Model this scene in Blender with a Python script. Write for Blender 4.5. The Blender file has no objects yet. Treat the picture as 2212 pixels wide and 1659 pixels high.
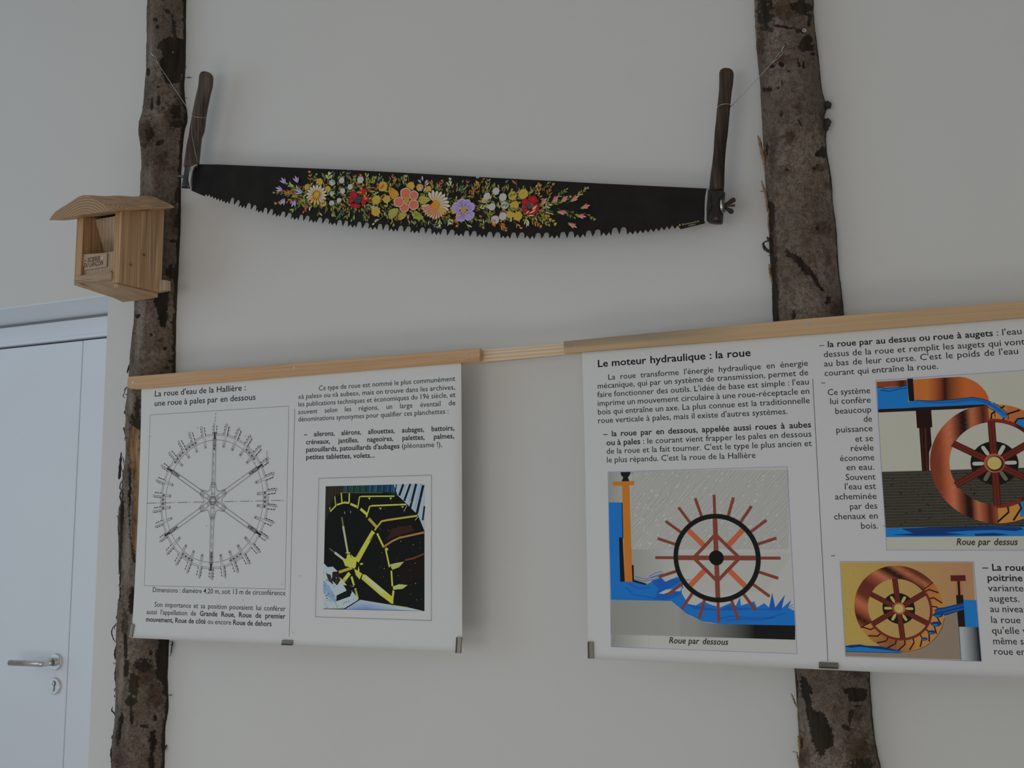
import bpy, bmesh, math, random
import numpy as np
from mathutils import Vector, Matrix, noise as mnoise
from mathutils.geometry import tessellate_polygon

# ------------------------------------------------------------------ camera
W_, H_, FPX = 2212, 1659, 2190.0
CX, CY = W_ / 2, H_ / 2
DIST, EYE = 2.3, 1.47
_h = np.array([-5146, 353.5, FPX]); _h /= np.linalg.norm(_h)
_z = np.array([-172., -16070, FPX])
_X = -_h
_Z = _z - _z.dot(_X) * _X; _Z /= np.linalg.norm(_Z)
_Y = np.cross(_Z, _X)
RW = np.array([_X, _Y, _Z])                     # image axes -> world axes
CAM = np.array([0, -DIST, EYE])
cam = bpy.data.cameras.new('camera')
cam.sensor_width = 36; cam.lens = FPX / W_ * 36; cam.clip_start = 0.05
camo = bpy.data.objects.new('camera', cam)
bpy.context.scene.collection.objects.link(camo)
_m = Matrix.Identity(4)
for _r in range(3):
    _m[_r][0] = RW[_r][0]; _m[_r][1] = -RW[_r][1]; _m[_r][2] = -RW[_r][2]; _m[_r][3] = CAM[_r]
camo.matrix_world = _m
sc = bpy.context.scene
sc.camera = camo
sc.view_settings.view_transform = 'Standard'
sc.view_settings.look = 'None'
sc.view_settings.gamma = 1
sc.view_settings.use_curve_mapping = False
sc.view_settings.exposure = 0.0

# ------------------------------------------------------------------ light
wd = bpy.data.worlds.new('room_light'); sc.world = wd; wd.use_nodes = True
wd.node_tree.nodes['Background'].inputs[0].default_value = (1.0, 0.985, 0.95, 1)
wd.node_tree.nodes['Background'].inputs[1].default_value = 0.215

def area(name, loc, look, sx, sy, power, col):
    l = bpy.data.lights.new(name, 'AREA'); l.shape = 'RECTANGLE'; l.size = sx; l.size_y = sy
    l.energy = power; l.color = col
    o = bpy.data.objects.new(name, l); sc.collection.objects.link(o)
    o.location = loc
    d = Vector(look) - Vector(loc)
    o.rotation_euler = d.to_track_quat('-Z', 'Y').to_euler()
    return o
# daylight: a tall window on the left, a wide glazed front behind the camera, then two added fill lamps
area('window_daylight_left', (-5.3, -3.2, 1.9), (-2.4, 0, 1.7), 3.4, 3.0, 27, (0.54, 0.79, 1.0))
area('window_daylight_front', (-1.75, -4.6, 1.15), (-1.1, 0, 1.5), 1.6, 1.4, 12, (1.0, 0.985, 0.96))
area('fill_light_middle', (0.1, -4.3, 0.95), (-1.3, 0, 1.2), 2.6, 1.7, 8.0, (1.0, 0.985, 0.955))  # fill lamp added to brighten the wall behind and below the posters
area('floor_bounce_fill', (-1.45, -2.2, 0.04), (-1.3, -1.3, 1.5), 2.2, 1.2, 10, (1.0, 0.95, 0.88))  # added upward lamp standing in for light bounced off the floor

# ------------------------------------------------------------------ helpers
def U(px, py, y=0.0):
    """photograph pixel -> the point of the plane at depth y"""
    d = RW @ np.array([(px - CX) / FPX, (py - CY) / FPX, 1.0])
    t = (y + DIST) / d[1]
    p = CAM + t * d
    return float(p[0]), float(y), float(p[2])
def Pv(V):
    c = (np.asarray(V) - CAM) @ RW
    return CX + FPX * c[:, 0] / c[:, 2], CY + FPX * c[:, 1] / c[:, 2]

def lin(v):
    v = v / 255.0
    return v / 12.92 if v <= 0.04045 else ((v + 0.055) / 1.055) ** 2.4
K = 0.365
def col(r, g, b, k=None):
    k = k or K
    c = [lin(v) / k for v in (r, g, b)]; m = max(1.0, max(c) / 0.88)
    return tuple(v / m for v in c)

def new_obj(name, me, mat, parent=None, smooth=False):
    o = bpy.data.objects.new(name, me)
    sc.collection.objects.link(o)
    if mat: me.materials.append(mat)
    if smooth:
        me.polygons.foreach_set('use_smooth', [True] * len(me.polygons))
    if parent:
        o.parent = parent
        o.matrix_parent_inverse = Matrix.Translation(-parent.location)
    return o
def thing(name, label, cat, loc=(0, 0, 0), group=None):
    o = bpy.data.objects.new(name, None); sc.collection.objects.link(o)
    o.empty_display_size = 0.05
    o.location = loc
    tag(o, label, cat, group)
    return o
def tag(o, label=None, cat=None, group=None, kind=None):
    if label: o['label'] = label
    if cat: o['category'] = cat
    if group: o['group'] = group
    if kind: o['kind'] = kind
    return o
def mesh(name, V, F):
    me = bpy.data.meshes.new(name)
    me.from_pydata([tuple(v) for v in V], [], F); me.update()
    return me
def bm_done(bm, name):
    bmesh.ops.recalc_face_normals(bm, faces=bm.faces)
    me = bpy.data.meshes.new(name); bm.to_mesh(me); bm.free(); return me
def box(name, x0, x1, y0, y1, z0, z1, mat, parent=None, bev=0.0):
    bm = bmesh.new()
    bmesh.ops.create_cube(bm, size=1)
    for v in bm.verts:
        v.co = Vector(((x0 + x1) / 2 + v.co.x * (x1 - x0), (y0 + y1) / 2 + v.co.y * (y1 - y0), (z0 + z1) / 2 + v.co.z * (z1 - z0)))
    if bev: bmesh.ops.bevel(bm, geom=bm.edges[:], offset=bev, segments=2, affect='EDGES')
    return new_obj(name, bm_done(bm, name), mat, parent)
def prism_xz(name, pts, yf, yb, mat, parent=None, bev=0.0):
    """outline in (x, z), front face at yf, back face at yb (yb > yf)"""
    n = len(pts)
    V = [(p[0], yf, p[1]) for p in pts] + [(p[0], yb, p[1]) for p in pts]
    tri = tessellate_polygon([[Vector((p[0], p[1], 0)) for p in pts]])
    F = [tuple(t) for t in tri] + [tuple(i + n for i in reversed(t)) for t in tri]
    F += [(i, (i + 1) % n, (i + 1) % n + n, i + n) for i in range(n)]
    bm = bmesh.new(); vs = [bm.verts.new(v) for v in V]
    for f in F:
        try: bm.faces.new([vs[i] for i in f])
        except ValueError: pass
    bmesh.ops.recalc_face_normals(bm, faces=bm.faces)
    if bev:
        bmesh.ops.dissolve_limit(bm, angle_limit=0.01, verts=bm.verts[:], edges=bm.edges[:])
        bmesh.ops.bevel(bm, geom=bm.edges[:], offset=bev, segments=1, affect='EDGES')
    return new_obj(name, bm_done(bm, name), mat, parent)
def prism_px(name, pts, yf, yb, mat, parent=None, bev=0.0):
    return prism_xz(name, [(lambda q: (q[0], q[2]))(U(p[0], p[1], yf)) for p in pts], yf, yb, mat, parent, bev)
def prism_yz(name, pts, x0, x1, mat, parent=None):
    n = len(pts)
    bm = bmesh.new()
    a = [bm.verts.new((x0, p[0], p[1])) for p in pts]; b = [bm.verts.new((x1, p[0], p[1])) for p in pts]
    bm.faces.new(a); bm.faces.new(list(reversed(b)))
    for i in range(n): bm.faces.new([a[i], a[(i + 1) % n], b[(i + 1) % n], b[i]])
    return new_obj(name, bm_done(bm, name), mat, parent)
def tube_mesh(name, pts, r, seg=8, caps=True):
    pts = [Vector(p) for p in pts]; V = []; F = []
    rr = r if isinstance(r, (list, tuple)) else [r] * len(pts)
    up = Vector((0.13, 0.31, 0.94))
    for i, p in enumerate(pts):
        d = (pts[min(i + 1, len(pts) - 1)] - pts[max(i - 1, 0)])
        d = d.normalized() if d.length > 1e-9 else Vector((0, 0, 1))
        a = d.cross(up)
        if a.length < 1e-3: a = d.cross(Vector((1, 0, 0)))
        a.normalize(); b = d.cross(a)
        for k in range(seg):
            t = 2 * math.pi * k / seg
            V.append(p + (a * math.cos(t) + b * math.sin(t)) * rr[i])
    for i in range(len(pts) - 1):
        for k in range(seg):
            k2 = (k + 1) % seg
            F.append((i * seg + k, i * seg + k2, (i + 1) * seg + k2, (i + 1) * seg + k))
    if caps:
        F.append(tuple(range(seg - 1, -1, -1))); F.append(tuple(range((len(pts) - 1) * seg, len(pts) * seg)))
    return mesh(name, V, F)
def tube(name, pts, r, mat, parent=None, seg=8):
    return new_obj(name, tube_mesh(name, pts, r, seg), mat, parent, True)
def disc_y(name, x, z, yf, yb, r, mat, parent=None, seg=28, bev=0.0, sx=1.0):
    return prism_xz(name, [(x + sx * r * math.cos(2 * math.pi * k / seg), z + r * math.sin(2 * math.pi * k / seg)) for k in range(seg)], yf, yb, mat, parent, bev)

# ------------------------------------------------------------------ materials
def mat_new(name):
    m = bpy.data.materials.new(name); m.use_nodes = True
    nt = m.node_tree; b = nt.nodes['Principled BSDF']
    return m, nt, b
def simple(name, c, rough=0.6, metal=0.0, spec=0.5, var=0.0, scale=20.0, bump=0.0, bscale=200.0, stretch=(1, 1, 1)):
    m, nt, b = mat_new(name)
    b.inputs['Roughness'].default_value = rough; b.inputs['Metallic'].default_value = metal
    b.inputs['Specular IOR Level'].default_value = spec
    tc = nt.nodes.new('ShaderNodeTexCoord'); mp = nt.nodes.new('ShaderNodeMapping')
    mp.inputs['Scale'].default_value = stretch
    nt.links.new(tc.outputs['Object'], mp.inputs['Vector'])
    n = nt.nodes.new('ShaderNodeTexNoise'); n.inputs['Scale'].default_value = scale; n.inputs['Detail'].default_value = 6
    nt.links.new(mp.outputs[0], n.inputs['Vector'])
    r = nt.nodes.new('ShaderNodeValToRGB')
    r.color_ramp.elements[0].position = 0.3; r.color_ramp.elements[1].position = 0.7
    r.color_ramp.elements[0].color = (*[v * (1 - var) for v in c], 1)
    r.color_ramp.elements[1].color = (*[min(1, v * (1 + var)) for v in c], 1)
    nt.links.new(n.outputs['Fac'], r.inputs[0]); nt.links.new(r.outputs[0], b.inputs['Base Color'])
    if bump:
        n2 = nt.nodes.new('ShaderNodeTexNoise'); n2.inputs['Scale'].default_value = bscale; n2.inputs['Detail'].default_value = 3
        nt.links.new(mp.outputs[0], n2.inputs['Vector'])
        bp = nt.nodes.new('ShaderNodeBump'); bp.inputs['Strength'].default_value = bump; bp.inputs['Distance'].default_value = 0.002
        nt.links.new(n2.outputs['Fac'], bp.inputs['Height']); nt.links.new(bp.outputs[0], b.inputs['Normal'])
    return m
def wood(name, light, dark, axis='X', scale=1.0, stain=None, rough=0.6, ring=55.0, warp=0.25, streak=None, bands=48, bmix=0.22, stretch=0.022):
    """sawn softwood: growth lines running along the given axis"""
    m, nt, b = mat_new(name); L = nt.links
    b.inputs['Roughness'].default_value = rough; b.inputs['Specular IOR Level'].default_value = 0.25
    tc = nt.nodes.new('ShaderNodeTexCoord'); mp = nt.nodes.new('ShaderNodeMapping')
    st = stretch; s = {'X': (st, 1, 1), 'Y': (1, st, 1), 'Z': (1, 1, st)}[axis]
    mp.inputs['Scale'].default_value = tuple(v * scale for v in s)
    L.new(tc.outputs['Object'], mp.inputs['Vector'])
    n1 = nt.nodes.new('ShaderNodeTexNoise'); n1.inputs['Scale'].default_value = 9; n1.inputs['Detail'].default_value = 2
    L.new(mp.outputs[0], n1.inputs['Vector'])
    ad = nt.nodes.new('ShaderNodeVectorMath'); ad.operation = 'MULTIPLY_ADD'
    ad.inputs[1].default_value = (warp * .12,) * 3; L.new(n1.outputs['Color'], ad.inputs[0]); L.new(mp.outputs[0], ad.inputs[2])
    n2 = nt.nodes.new('ShaderNodeTexNoise'); n2.inputs['Scale'].default_value = ring * 2.2; n2.inputs['Detail'].default_value = 5; n2.inputs['Roughness'].default_value = 0.65
    L.new(ad.outputs[0], n2.inputs['Vector'])
    r = nt.nodes.new('ShaderNodeValToRGB'); r.color_ramp.elements[0].position = 0.36; r.color_ramp.elements[1].position = 0.62
    r.color_ramp.elements[0].color = (*dark, 1); r.color_ramp.elements[1].color = (*light, 1)
    wv = nt.nodes.new('ShaderNodeTexWave'); wv.wave_type = 'BANDS'; wv.bands_direction = {'X': 'Z', 'Y': 'X', 'Z': 'DIAGONAL'}[axis]
    wv.inputs['Scale'].default_value = bands; wv.inputs['Distortion'].default_value = 5.0; wv.inputs['Detail'].default_value = 3; wv.inputs['Detail Scale'].default_value = .35
    L.new(ad.outputs[0], wv.inputs['Vector'])
    mxw = nt.nodes.new('ShaderNodeMix'); mxw.data_type = 'FLOAT'; mxw.inputs[0].default_value = bmix
    L.new(n2.outputs['Fac'], mxw.inputs[2]); L.new(wv.outputs['Fac'], mxw.inputs[3])
    L.new(mxw.outputs[0], r.inputs[0])
    out = r.outputs[0]
    if streak:
        n4 = nt.nodes.new('ShaderNodeTexNoise'); n4.inputs['Scale'].default_value = 46; n4.inputs['Detail'].default_value = 6
        L.new(mp.outputs[0], n4.inputs['Vector'])
        r4 = nt.nodes.new('ShaderNodeValToRGB'); r4.color_ramp.elements[0].position = 0.60; r4.color_ramp.elements[1].position = 0.70
        r4.color_ramp.elements[1].color = (.8, .8, .8, 1); L.new(n4.outputs['Fac'], r4.inputs[0])
        x4 = nt.nodes.new('ShaderNodeMix'); x4.data_type = 'RGBA'
        L.new(r4.outputs[0], x4.inputs[0]); L.new(out, x4.inputs[6]); x4.inputs[7].default_value = (*streak, 1); out = x4.outputs[2]
    if stain:
        at = nt.nodes.new('ShaderNodeSeparateXYZ'); L.new(tc.outputs['Object'], at.inputs[0])
        mr = nt.nodes.new('ShaderNodeMapRange'); mr.inputs[1].default_value = stain[0]; mr.inputs[2].default_value = stain[1]
        mr.inputs[3].default_value = 1; mr.inputs[4].default_value = 0
        L.new(at.outputs[0], mr.inputs[0])
        n3 = nt.nodes.new('ShaderNodeTexNoise'); n3.inputs['Scale'].default_value = 40; n3.inputs['Detail'].default_value = 5
        L.new(mp.outputs[0], n3.inputs['Vector'])
        r3 = nt.nodes.new('ShaderNodeValToRGB'); r3.color_ramp.elements[0].position = 0.33; r3.color_ramp.elements[1].position = 0.56
        L.new(n3.outputs['Fac'], r3.inputs[0])
        mu = nt.nodes.new('ShaderNodeMath'); mu.operation = 'MULTIPLY'; L.new(mr.outputs[0], mu.inputs[0]); L.new(r3.outputs[0], mu.inputs[1])
        mx = nt.nodes.new('ShaderNodeMix'); mx.data_type = 'RGBA'
        L.new(mu.outputs[0], mx.inputs[0]); L.new(out, mx.inputs[6]); mx.inputs[7].default_value = (*stain[2], 1)
        out = mx.outputs[2]
    L.new(out, b.inputs['Base Color'])
    bp = nt.nodes.new('ShaderNodeBump'); bp.inputs['Strength'].default_value = 0.25; bp.inputs['Distance'].default_value = 0.001
    L.new(n2.outputs['Fac'], bp.inputs['Height']); L.new(bp.outputs[0], b.inputs['Normal'])
    return m
def attr_mat(name, rough=0.55, spec=0.3):
    m, nt, b = mat_new(name)
    a = nt.nodes.new('ShaderNodeAttribute'); a.attribute_name = 'Col'
    nt.links.new(a.outputs['Color'], b.inputs['Base Color'])
    b.inputs['Roughness'].default_value = rough; b.inputs['Specular IOR Level'].default_value = spec
    return m

M_wall = simple('white_wall_paint', (0.80, 0.79, 0.77), 0.85, var=0.01, scale=3, bump=0.12, bscale=260)
M_ceil = simple('ceiling_paint', (0.8, 0.8, 0.79), 0.9, var=0.01)
M_floor = simple('floor_tiles', (0.58, 0.56, 0.53), 0.5, var=0.08, scale=6)
M_door = simple('white_door_lacquer', (0.88, 0.92, 0.985), 0.35, spec=0.4, var=0.01, scale=4)
M_gap = simple('door_seal', (0.10, 0.10, 0.11), 0.7)
M_groove = simple('shadow_gap_profile', (0.26, 0.26, 0.28), 0.6)
M_steel = simple('brushed_steel', (0.72, 0.71, 0.67), 0.30, metal=1.0, var=0.08, scale=60, stretch=(0.2, 1, 4))
M_dsteel = simple('dark_steel', (0.16, 0.17, 0.17), 0.4, metal=0.8)
M_paper = simple('poster_paper', (0.83, 0.835, 0.835), 0.5, spec=0.3, var=0.008, scale=5)
M_print = attr_mat('printing_ink', 0.6, 0.10)
M_paint = attr_mat('artist_paint', 0.5, 0.2)
M_blade = simple('blackened_blade', (0.014, 0.0115, 0.0098), 0.55, spec=0.22, var=0.45, scale=14, bump=0.15, bscale=120)
M_black = simple('black_socket_metal', (0.016, 0.019, 0.021), 0.22, spec=0.7, var=0.3, scale=40)
M_rust = simple('aged_dark_iron', (0.022, 0.018, 0.016), 0.5, metal=0.2, var=0.5, scale=60, bump=0.4)
M_rust2 = simple('rusty_bolt', (0.13, 0.055, 0.035), 0.7, var=0.3, scale=60)
M_handle1 = wood('worn_handle_wood', (0.155, 0.118, 0.092), (0.052, 0.038, 0.030), 'Z', 1.0, rough=0.55, ring=30, bmix=.08, stretch=.06)
M_handle2 = wood('dark_handle_wood', (0.120, 0.080, 0.052), (0.030, 0.021, 0.016), 'Z', 1.0, rough=0.42, ring=24, bmix=.08, stretch=.06)
M_string = simple('grey_cord', (0.55, 0.56, 0.50), 0.8, var=0.2, scale=300)
M_wire = simple('galvanised_wire', (0.48, 0.49, 0.48), 0.4, metal=0.7)
M_zinc = simple('zinc_plated_steel', (0.62, 0.67, 0.72), 0.35, metal=0.8)
M_brass = simple('brass', (0.55, 0.42, 0.14), 0.4, metal=0.8)
M_clamp = simple('nickel_clamp', (0.24, 0.225, 0.19), 0.38, metal=0.85, var=0.1, scale=40)
M_strip1 = wood('pine_strip', (0.80, 0.53, 0.31), (0.56, 0.31, 0.155), 'X', 1.0, ring=60, bands=90, bmix=.30)
M_strip2 = wood('blue_stained_pine_strip', (0.74, 0.51, 0.29), (0.62, 0.41, 0.23), 'X', 1.0, ring=55, bands=80, bmix=.25, stain=(-0.60, -0.38, (0.33, 0.275, 0.215)))
M_strip3 = wood('pale_spruce_batten', (0.90, 0.73, 0.52), (0.80, 0.58, 0.36), 'X', 1.0, ring=16, bands=40, bmix=.6, stretch=.01)
M_bird = wood('bird_box_wood', (0.70, 0.45, 0.25), (0.48, 0.28, 0.145), 'Z', 1.4, ring=16, warp=1.0, streak=(0.30, 0.20, 0.14))
M_birdbot = wood('bird_box_bottom_wood', (0.66, 0.47, 0.29), (0.44, 0.28, 0.16), 'Y', 1.4, ring=20, warp=.8)
M_birdend = wood('bird_box_end_grain', (0.60, 0.43, 0.28), (0.34, 0.22, 0.14), 'X', 6, ring=26, warp=3.0, streak=(0.12, 0.09, 0.07))
M_birdroof = wood('bird_box_roof_wood', (0.70, 0.47, 0.27), (0.46, 0.28, 0.15), 'Y', 1.3, ring=20, warp=1.4, streak=(0.10, 0.075, 0.055))
M_birdin = wood('bird_box_inner_board', (0.62, 0.50, 0.37), (0.48, 0.36, 0.25), 'Z', 1.2, ring=14)
M_sign = wood('engraved_plywood', (0.60, 0.43, 0.31), (0.50, 0.34, 0.24), 'X', 1.0, ring=20)
M_burn = simple('burnt_lettering', (0.05, 0.028, 0.024), 0.8)
M_fibre = simple('loose_bark_fibre', (0.055, 0.043, 0.036), 0.85, var=0.4, scale=90)
M_splint = simple('torn_wood_splinter', (0.36, 0.22, 0.13), 0.75, var=0.3, scale=80)

def bark_material():
    m, nt, b = mat_new('tree_bark'); L = nt.links; N = nt.nodes.new
    b.inputs['Roughness'].default_value = 0.85; b.inputs['Specular IOR Level'].default_value = 0.25
    tc = N('ShaderNodeTexCoord')
    def noise(s, det=5, ro=0.6, st=(1, 1, 1)):
        mp = N('ShaderNodeMapping'); mp.inputs['Scale'].default_value = st; L.new(tc.outputs['Object'], mp.inputs[0])
        n = N('ShaderNodeTexNoise'); n.inputs['Scale'].default_value = s; n.inputs['Detail'].default_value = det; n.inputs['Roughness'].default_value = ro
        L.new(mp.outputs[0], n.inputs['Vector']); return n.outputs['Fac']
    def ramp(f, p0, c0, p1, c1):
        r = N('ShaderNodeValToRGB'); r.color_ramp.elements[0].position = p0; r.color_ramp.elements[1].position = p1
        r.color_ramp.elements[0].color = (*c0, 1); r.color_ramp.elements[1].color = (*c1, 1); L.new(f, r.inputs[0]); return r.outputs[0]
    def mix(f, a, c):
        x = N('ShaderNodeMix'); x.data_type = 'RGBA'
        if hasattr(f, 'links'): L.new(f, x.inputs[0])
        else: x.inputs[0].default_value = f
        for i, v in ((6, a), (7, c)):
            if hasattr(v, 'links'): L.new(v, x.inputs[i])
            else: x.inputs[i].default_value = (*v, 1)
        return x.outputs[2]
    big = noise(11, 4, 0.6, (1, 1, 0.6)); mid = noise(95, 6, 0.75); fine = noise(430, 4, 0.7); fine2 = noise(270, 3, 0.6, (1, 1, 1.5))
    base = ramp(big, 0.38, (0.180, 0.142, 0.112), 0.62, (0.305, 0.252, 0.206))
    base = mix(ramp(mid, 0.46, (0, 0, 0), 0.62, (0.85, 0.85, 0.85)), base, (0.105, 0.073, 0.050))
    base = mix(ramp(noise(38, 5, 0.65), 0.50, (0, 0, 0), 0.66, (0.7, 0.7, 0.7)), base, (0.12, 0.085, 0.058))
    vo = N('ShaderNodeTexVoronoi'); vo.inputs['Scale'].default_value = 44; wv_ = N('ShaderNodeVectorMath'); wv_.operation = 'MULTIPLY_ADD'
    nz_ = N('ShaderNodeTexNoise'); nz_.inputs['Scale'].default_value = 60; L.new(tc.outputs['Object'], nz_.inputs['Vector'])
    wv_.inputs[1].default_value = (.012, .012, .012); L.new(nz_.outputs['Color'], wv_.inputs[0]); L.new(tc.outputs['Object'], wv_.inputs[2]); L.new(wv_.outputs[0], vo.inputs['Vector'])
    rg = N('ShaderNodeValToRGB'); rg.color_ramp.elements[0].position = 0.26; rg.color_ramp.elements[0].color = (0, 0, 0, 1); rg.color_ramp.elements[1].position = 0.36; rg.color_ramp.elements[1].color = (0, 0, 0, 1)
    e_ = rg.color_ramp.elements.new(0.31); e_.color = (1, 1, 1, 1); L.new(vo.outputs['Distance'], rg.inputs[0])
    mk_ = N('ShaderNodeMath'); mk_.operation = 'MULTIPLY'; L.new(rg.outputs[0], mk_.inputs[0]); L.new(ramp(noise(16, 3), 0.52, (0, 0, 0), 0.60, (0.8, 0.8, 0.8)), mk_.inputs[1])
    base = mix(mk_.outputs[0], base, (0.045, 0.033, 0.026))
    base = mix(ramp(fine, 0.53, (0, 0, 0), 0.61, (0.85, 0.85, 0.85)), base, (0.055, 0.038, 0.029))
    base = mix(ramp(fine2, 0.60, (0, 0, 0), 0.68, (0.5, 0.5, 0.5)), base, (0.42, 0.36, 0.31))
    def attr(n):
        a = N('ShaderNodeAttribute'); a.attribute_name = n; return a.outputs['Fac']
    inner = ramp(noise(60, 5, 0.6, (1, 1, 0.12)), 0.35, (0.020, 0.015, 0.010), 0.7, (0.060, 0.043, 0.028))
    base = mix(attr('brown'), base, ramp(mid, 0.4, (0.060, 0.040, 0.028), 0.65, (0.15, 0.098, 0.066)))
    base = mix(attr('lichen'), base, ramp(fine, 0.4, (0.15, 0.125, 0.105), 0.6, (0.44, 0.385, 0.335)))
    base = mix(attr('peel'), base, inner)
    base = mix(attr('wood'), base, ramp(noise(70, 5, 0.6, (1, 1, 0.08)), 0.38, (0.16, 0.070, 0.028), 0.64, (0.55, 0.35, 0.18)))
    L.new(base, b.inputs['Base Color'])
    bp = N('ShaderNodeBump'); bp.inputs['Strength'].default_value = 0.5; bp.inputs['Distance'].default_value = 0.002
    ad = N('ShaderNodeMath'); ad.operation = 'ADD'; L.new(mid, ad.inputs[0]); L.new(fine, ad.inputs[1])
    L.new(ad.outputs[0], bp.inputs['Height']); L.new(bp.outputs[0], b.inputs['Normal'])
    return m
M_bark = bark_material()

# ------------------------------------------------------------------ the room
NX0, NX1, NZ = -3.75, -2.325, 2.172            # door niche in the back wall
tag(prism_xz('wall_back', [(-5.6, 0), (-5.6, 3.9), (2.6, 3.9), (2.6, 0), (NX1, 0), (NX1, NZ), (NX0, NZ), (NX0, 0)], 0.0, 0.24, M_wall),
    'white painted wall behind the bark slabs and posters', kind='structure')
tag(box('floor', -5.8, 2.8, -5.8, 0.24, -0.1, 0.0, M_floor), 'plain floor of the room', kind='structure')
tag(box('added_wall_right', 1.9, 2.05, -3.6, 0.0, 0, 3.9, M_wall), 'white side wall added out of view to dim the right end', kind='structure')  # unseen wall added to block ambient light from the right
d1 = thing('door_1', 'white interior door with steel lever handle, set in the niche left of the bird box', None, (-2.7, 0.2, 0))
tag(d1, kind='structure')
DY = 0.2
lx = -2.632
box('door_leaf', -3.49, lx, DY, DY + 0.035, 0.008, 2.086, M_door, d1, 0.0015)
box('frame_side', lx + 0.004, NX1 + 0.02, DY - 0.001, DY + 0.038, 0, 2.086, M_door, d1, 0.001)
box('frame_side', NX0, -3.494, DY - 0.001, DY + 0.038, 0, 2.086, M_door, d1, 0.001)
box('frame_head', NX0, NX1 + 0.02, DY - 0.004, DY + 0.038, 2.093, 2.160, M_door, d1, 0.001)
box('frame_lining', NX0, NX1 + 0.0, 0.001, DY, NZ - 0.003, NZ + 0.01, M_door, d1)
box('drip_bead', NX0, NX1 + 0.02, DY - 0.010, DY - 0.004, 2.0935, 2.104, M_door, d1, 0.001)
box('rubber_seal', NX0, NX1 + 0.02, DY + 0.012, DY + 0.036, 2.084, 2.094, M_gap, d1)
box('rubber_seal', lx - 0.001, lx + 0.005, DY + 0.006, DY + 0.03, 0, 2.088, M_groove, d1)
box('shadow_gap', NX0, NX1 + 0.02, DY - 0.004, DY + 0.04, 2.160, 2.1689, M_groove, d1)
hx, _, hz = U(117.5, 1430, DY - 0.01)
hd = disc_y('handle', hx, hz, DY - 0.010, DY, 0.026, M_steel, d1, 36, 0.0015)
tag(hd, 'round steel handle rosette')
neck = [(hx, DY - 0.010, hz), (hx, DY - 0.052, hz)]
tube('handle_neck', [(hx, DY - 0.008, hz), (hx, DY - 0.016, hz)], 0.0125, M_steel, hd, 20)
tube('lever', [(hx, DY - 0.012, hz), (hx, DY - 0.052, hz), (hx, DY - 0.0565, hz), (hx - 0.006, DY - 0.0600, hz), (hx - 0.012, DY - 0.0600, hz), (U(21.5, 1433, DY - 0.06)[0], DY - 0.060, hz - .002)], 0.0096, M_steel, hd, 20)
kx, _, kz = U(114.5, 1482.5, DY - 0.01)
kd = disc_y('lock_rosette', kx, kz, DY - 0.008, DY, 0.026, M_steel, d1, 36, 0.0015)
key = [(kx + 0.0085 * math.cos(a), kz + 0.009 + 0.0085 * math.sin(a)) for a in [math.radians(t) for t in range(-50, 231, 20)]]
key += [(kx - 0.005, kz - 0.012), (kx - 0.003, kz - 0.0165), (kx + 0.003, kz - 0.0165), (kx + 0.005, kz - 0.012)]
prism_xz('lock_opening', key, DY - 0.0084, DY - 0.002, M_dsteel, kd)
disc_y('lock_cylinder', kx, kz + 0.009, DY - 0.012, DY - 0.004, 0.0068, M_steel, kd, 20)
box('lock_cylinder_body', kx - 0.0032, kx + 0.0032, DY - 0.011, DY - 0.004, kz - 0.0145, kz + 0.003, M_steel, kd)
box('key_slot', kx - 0.0009, kx + 0.0009, DY - 0.0123, DY - 0.0115, kz + 0.0055, kz + 0.0125, M_gap, kd)

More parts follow.
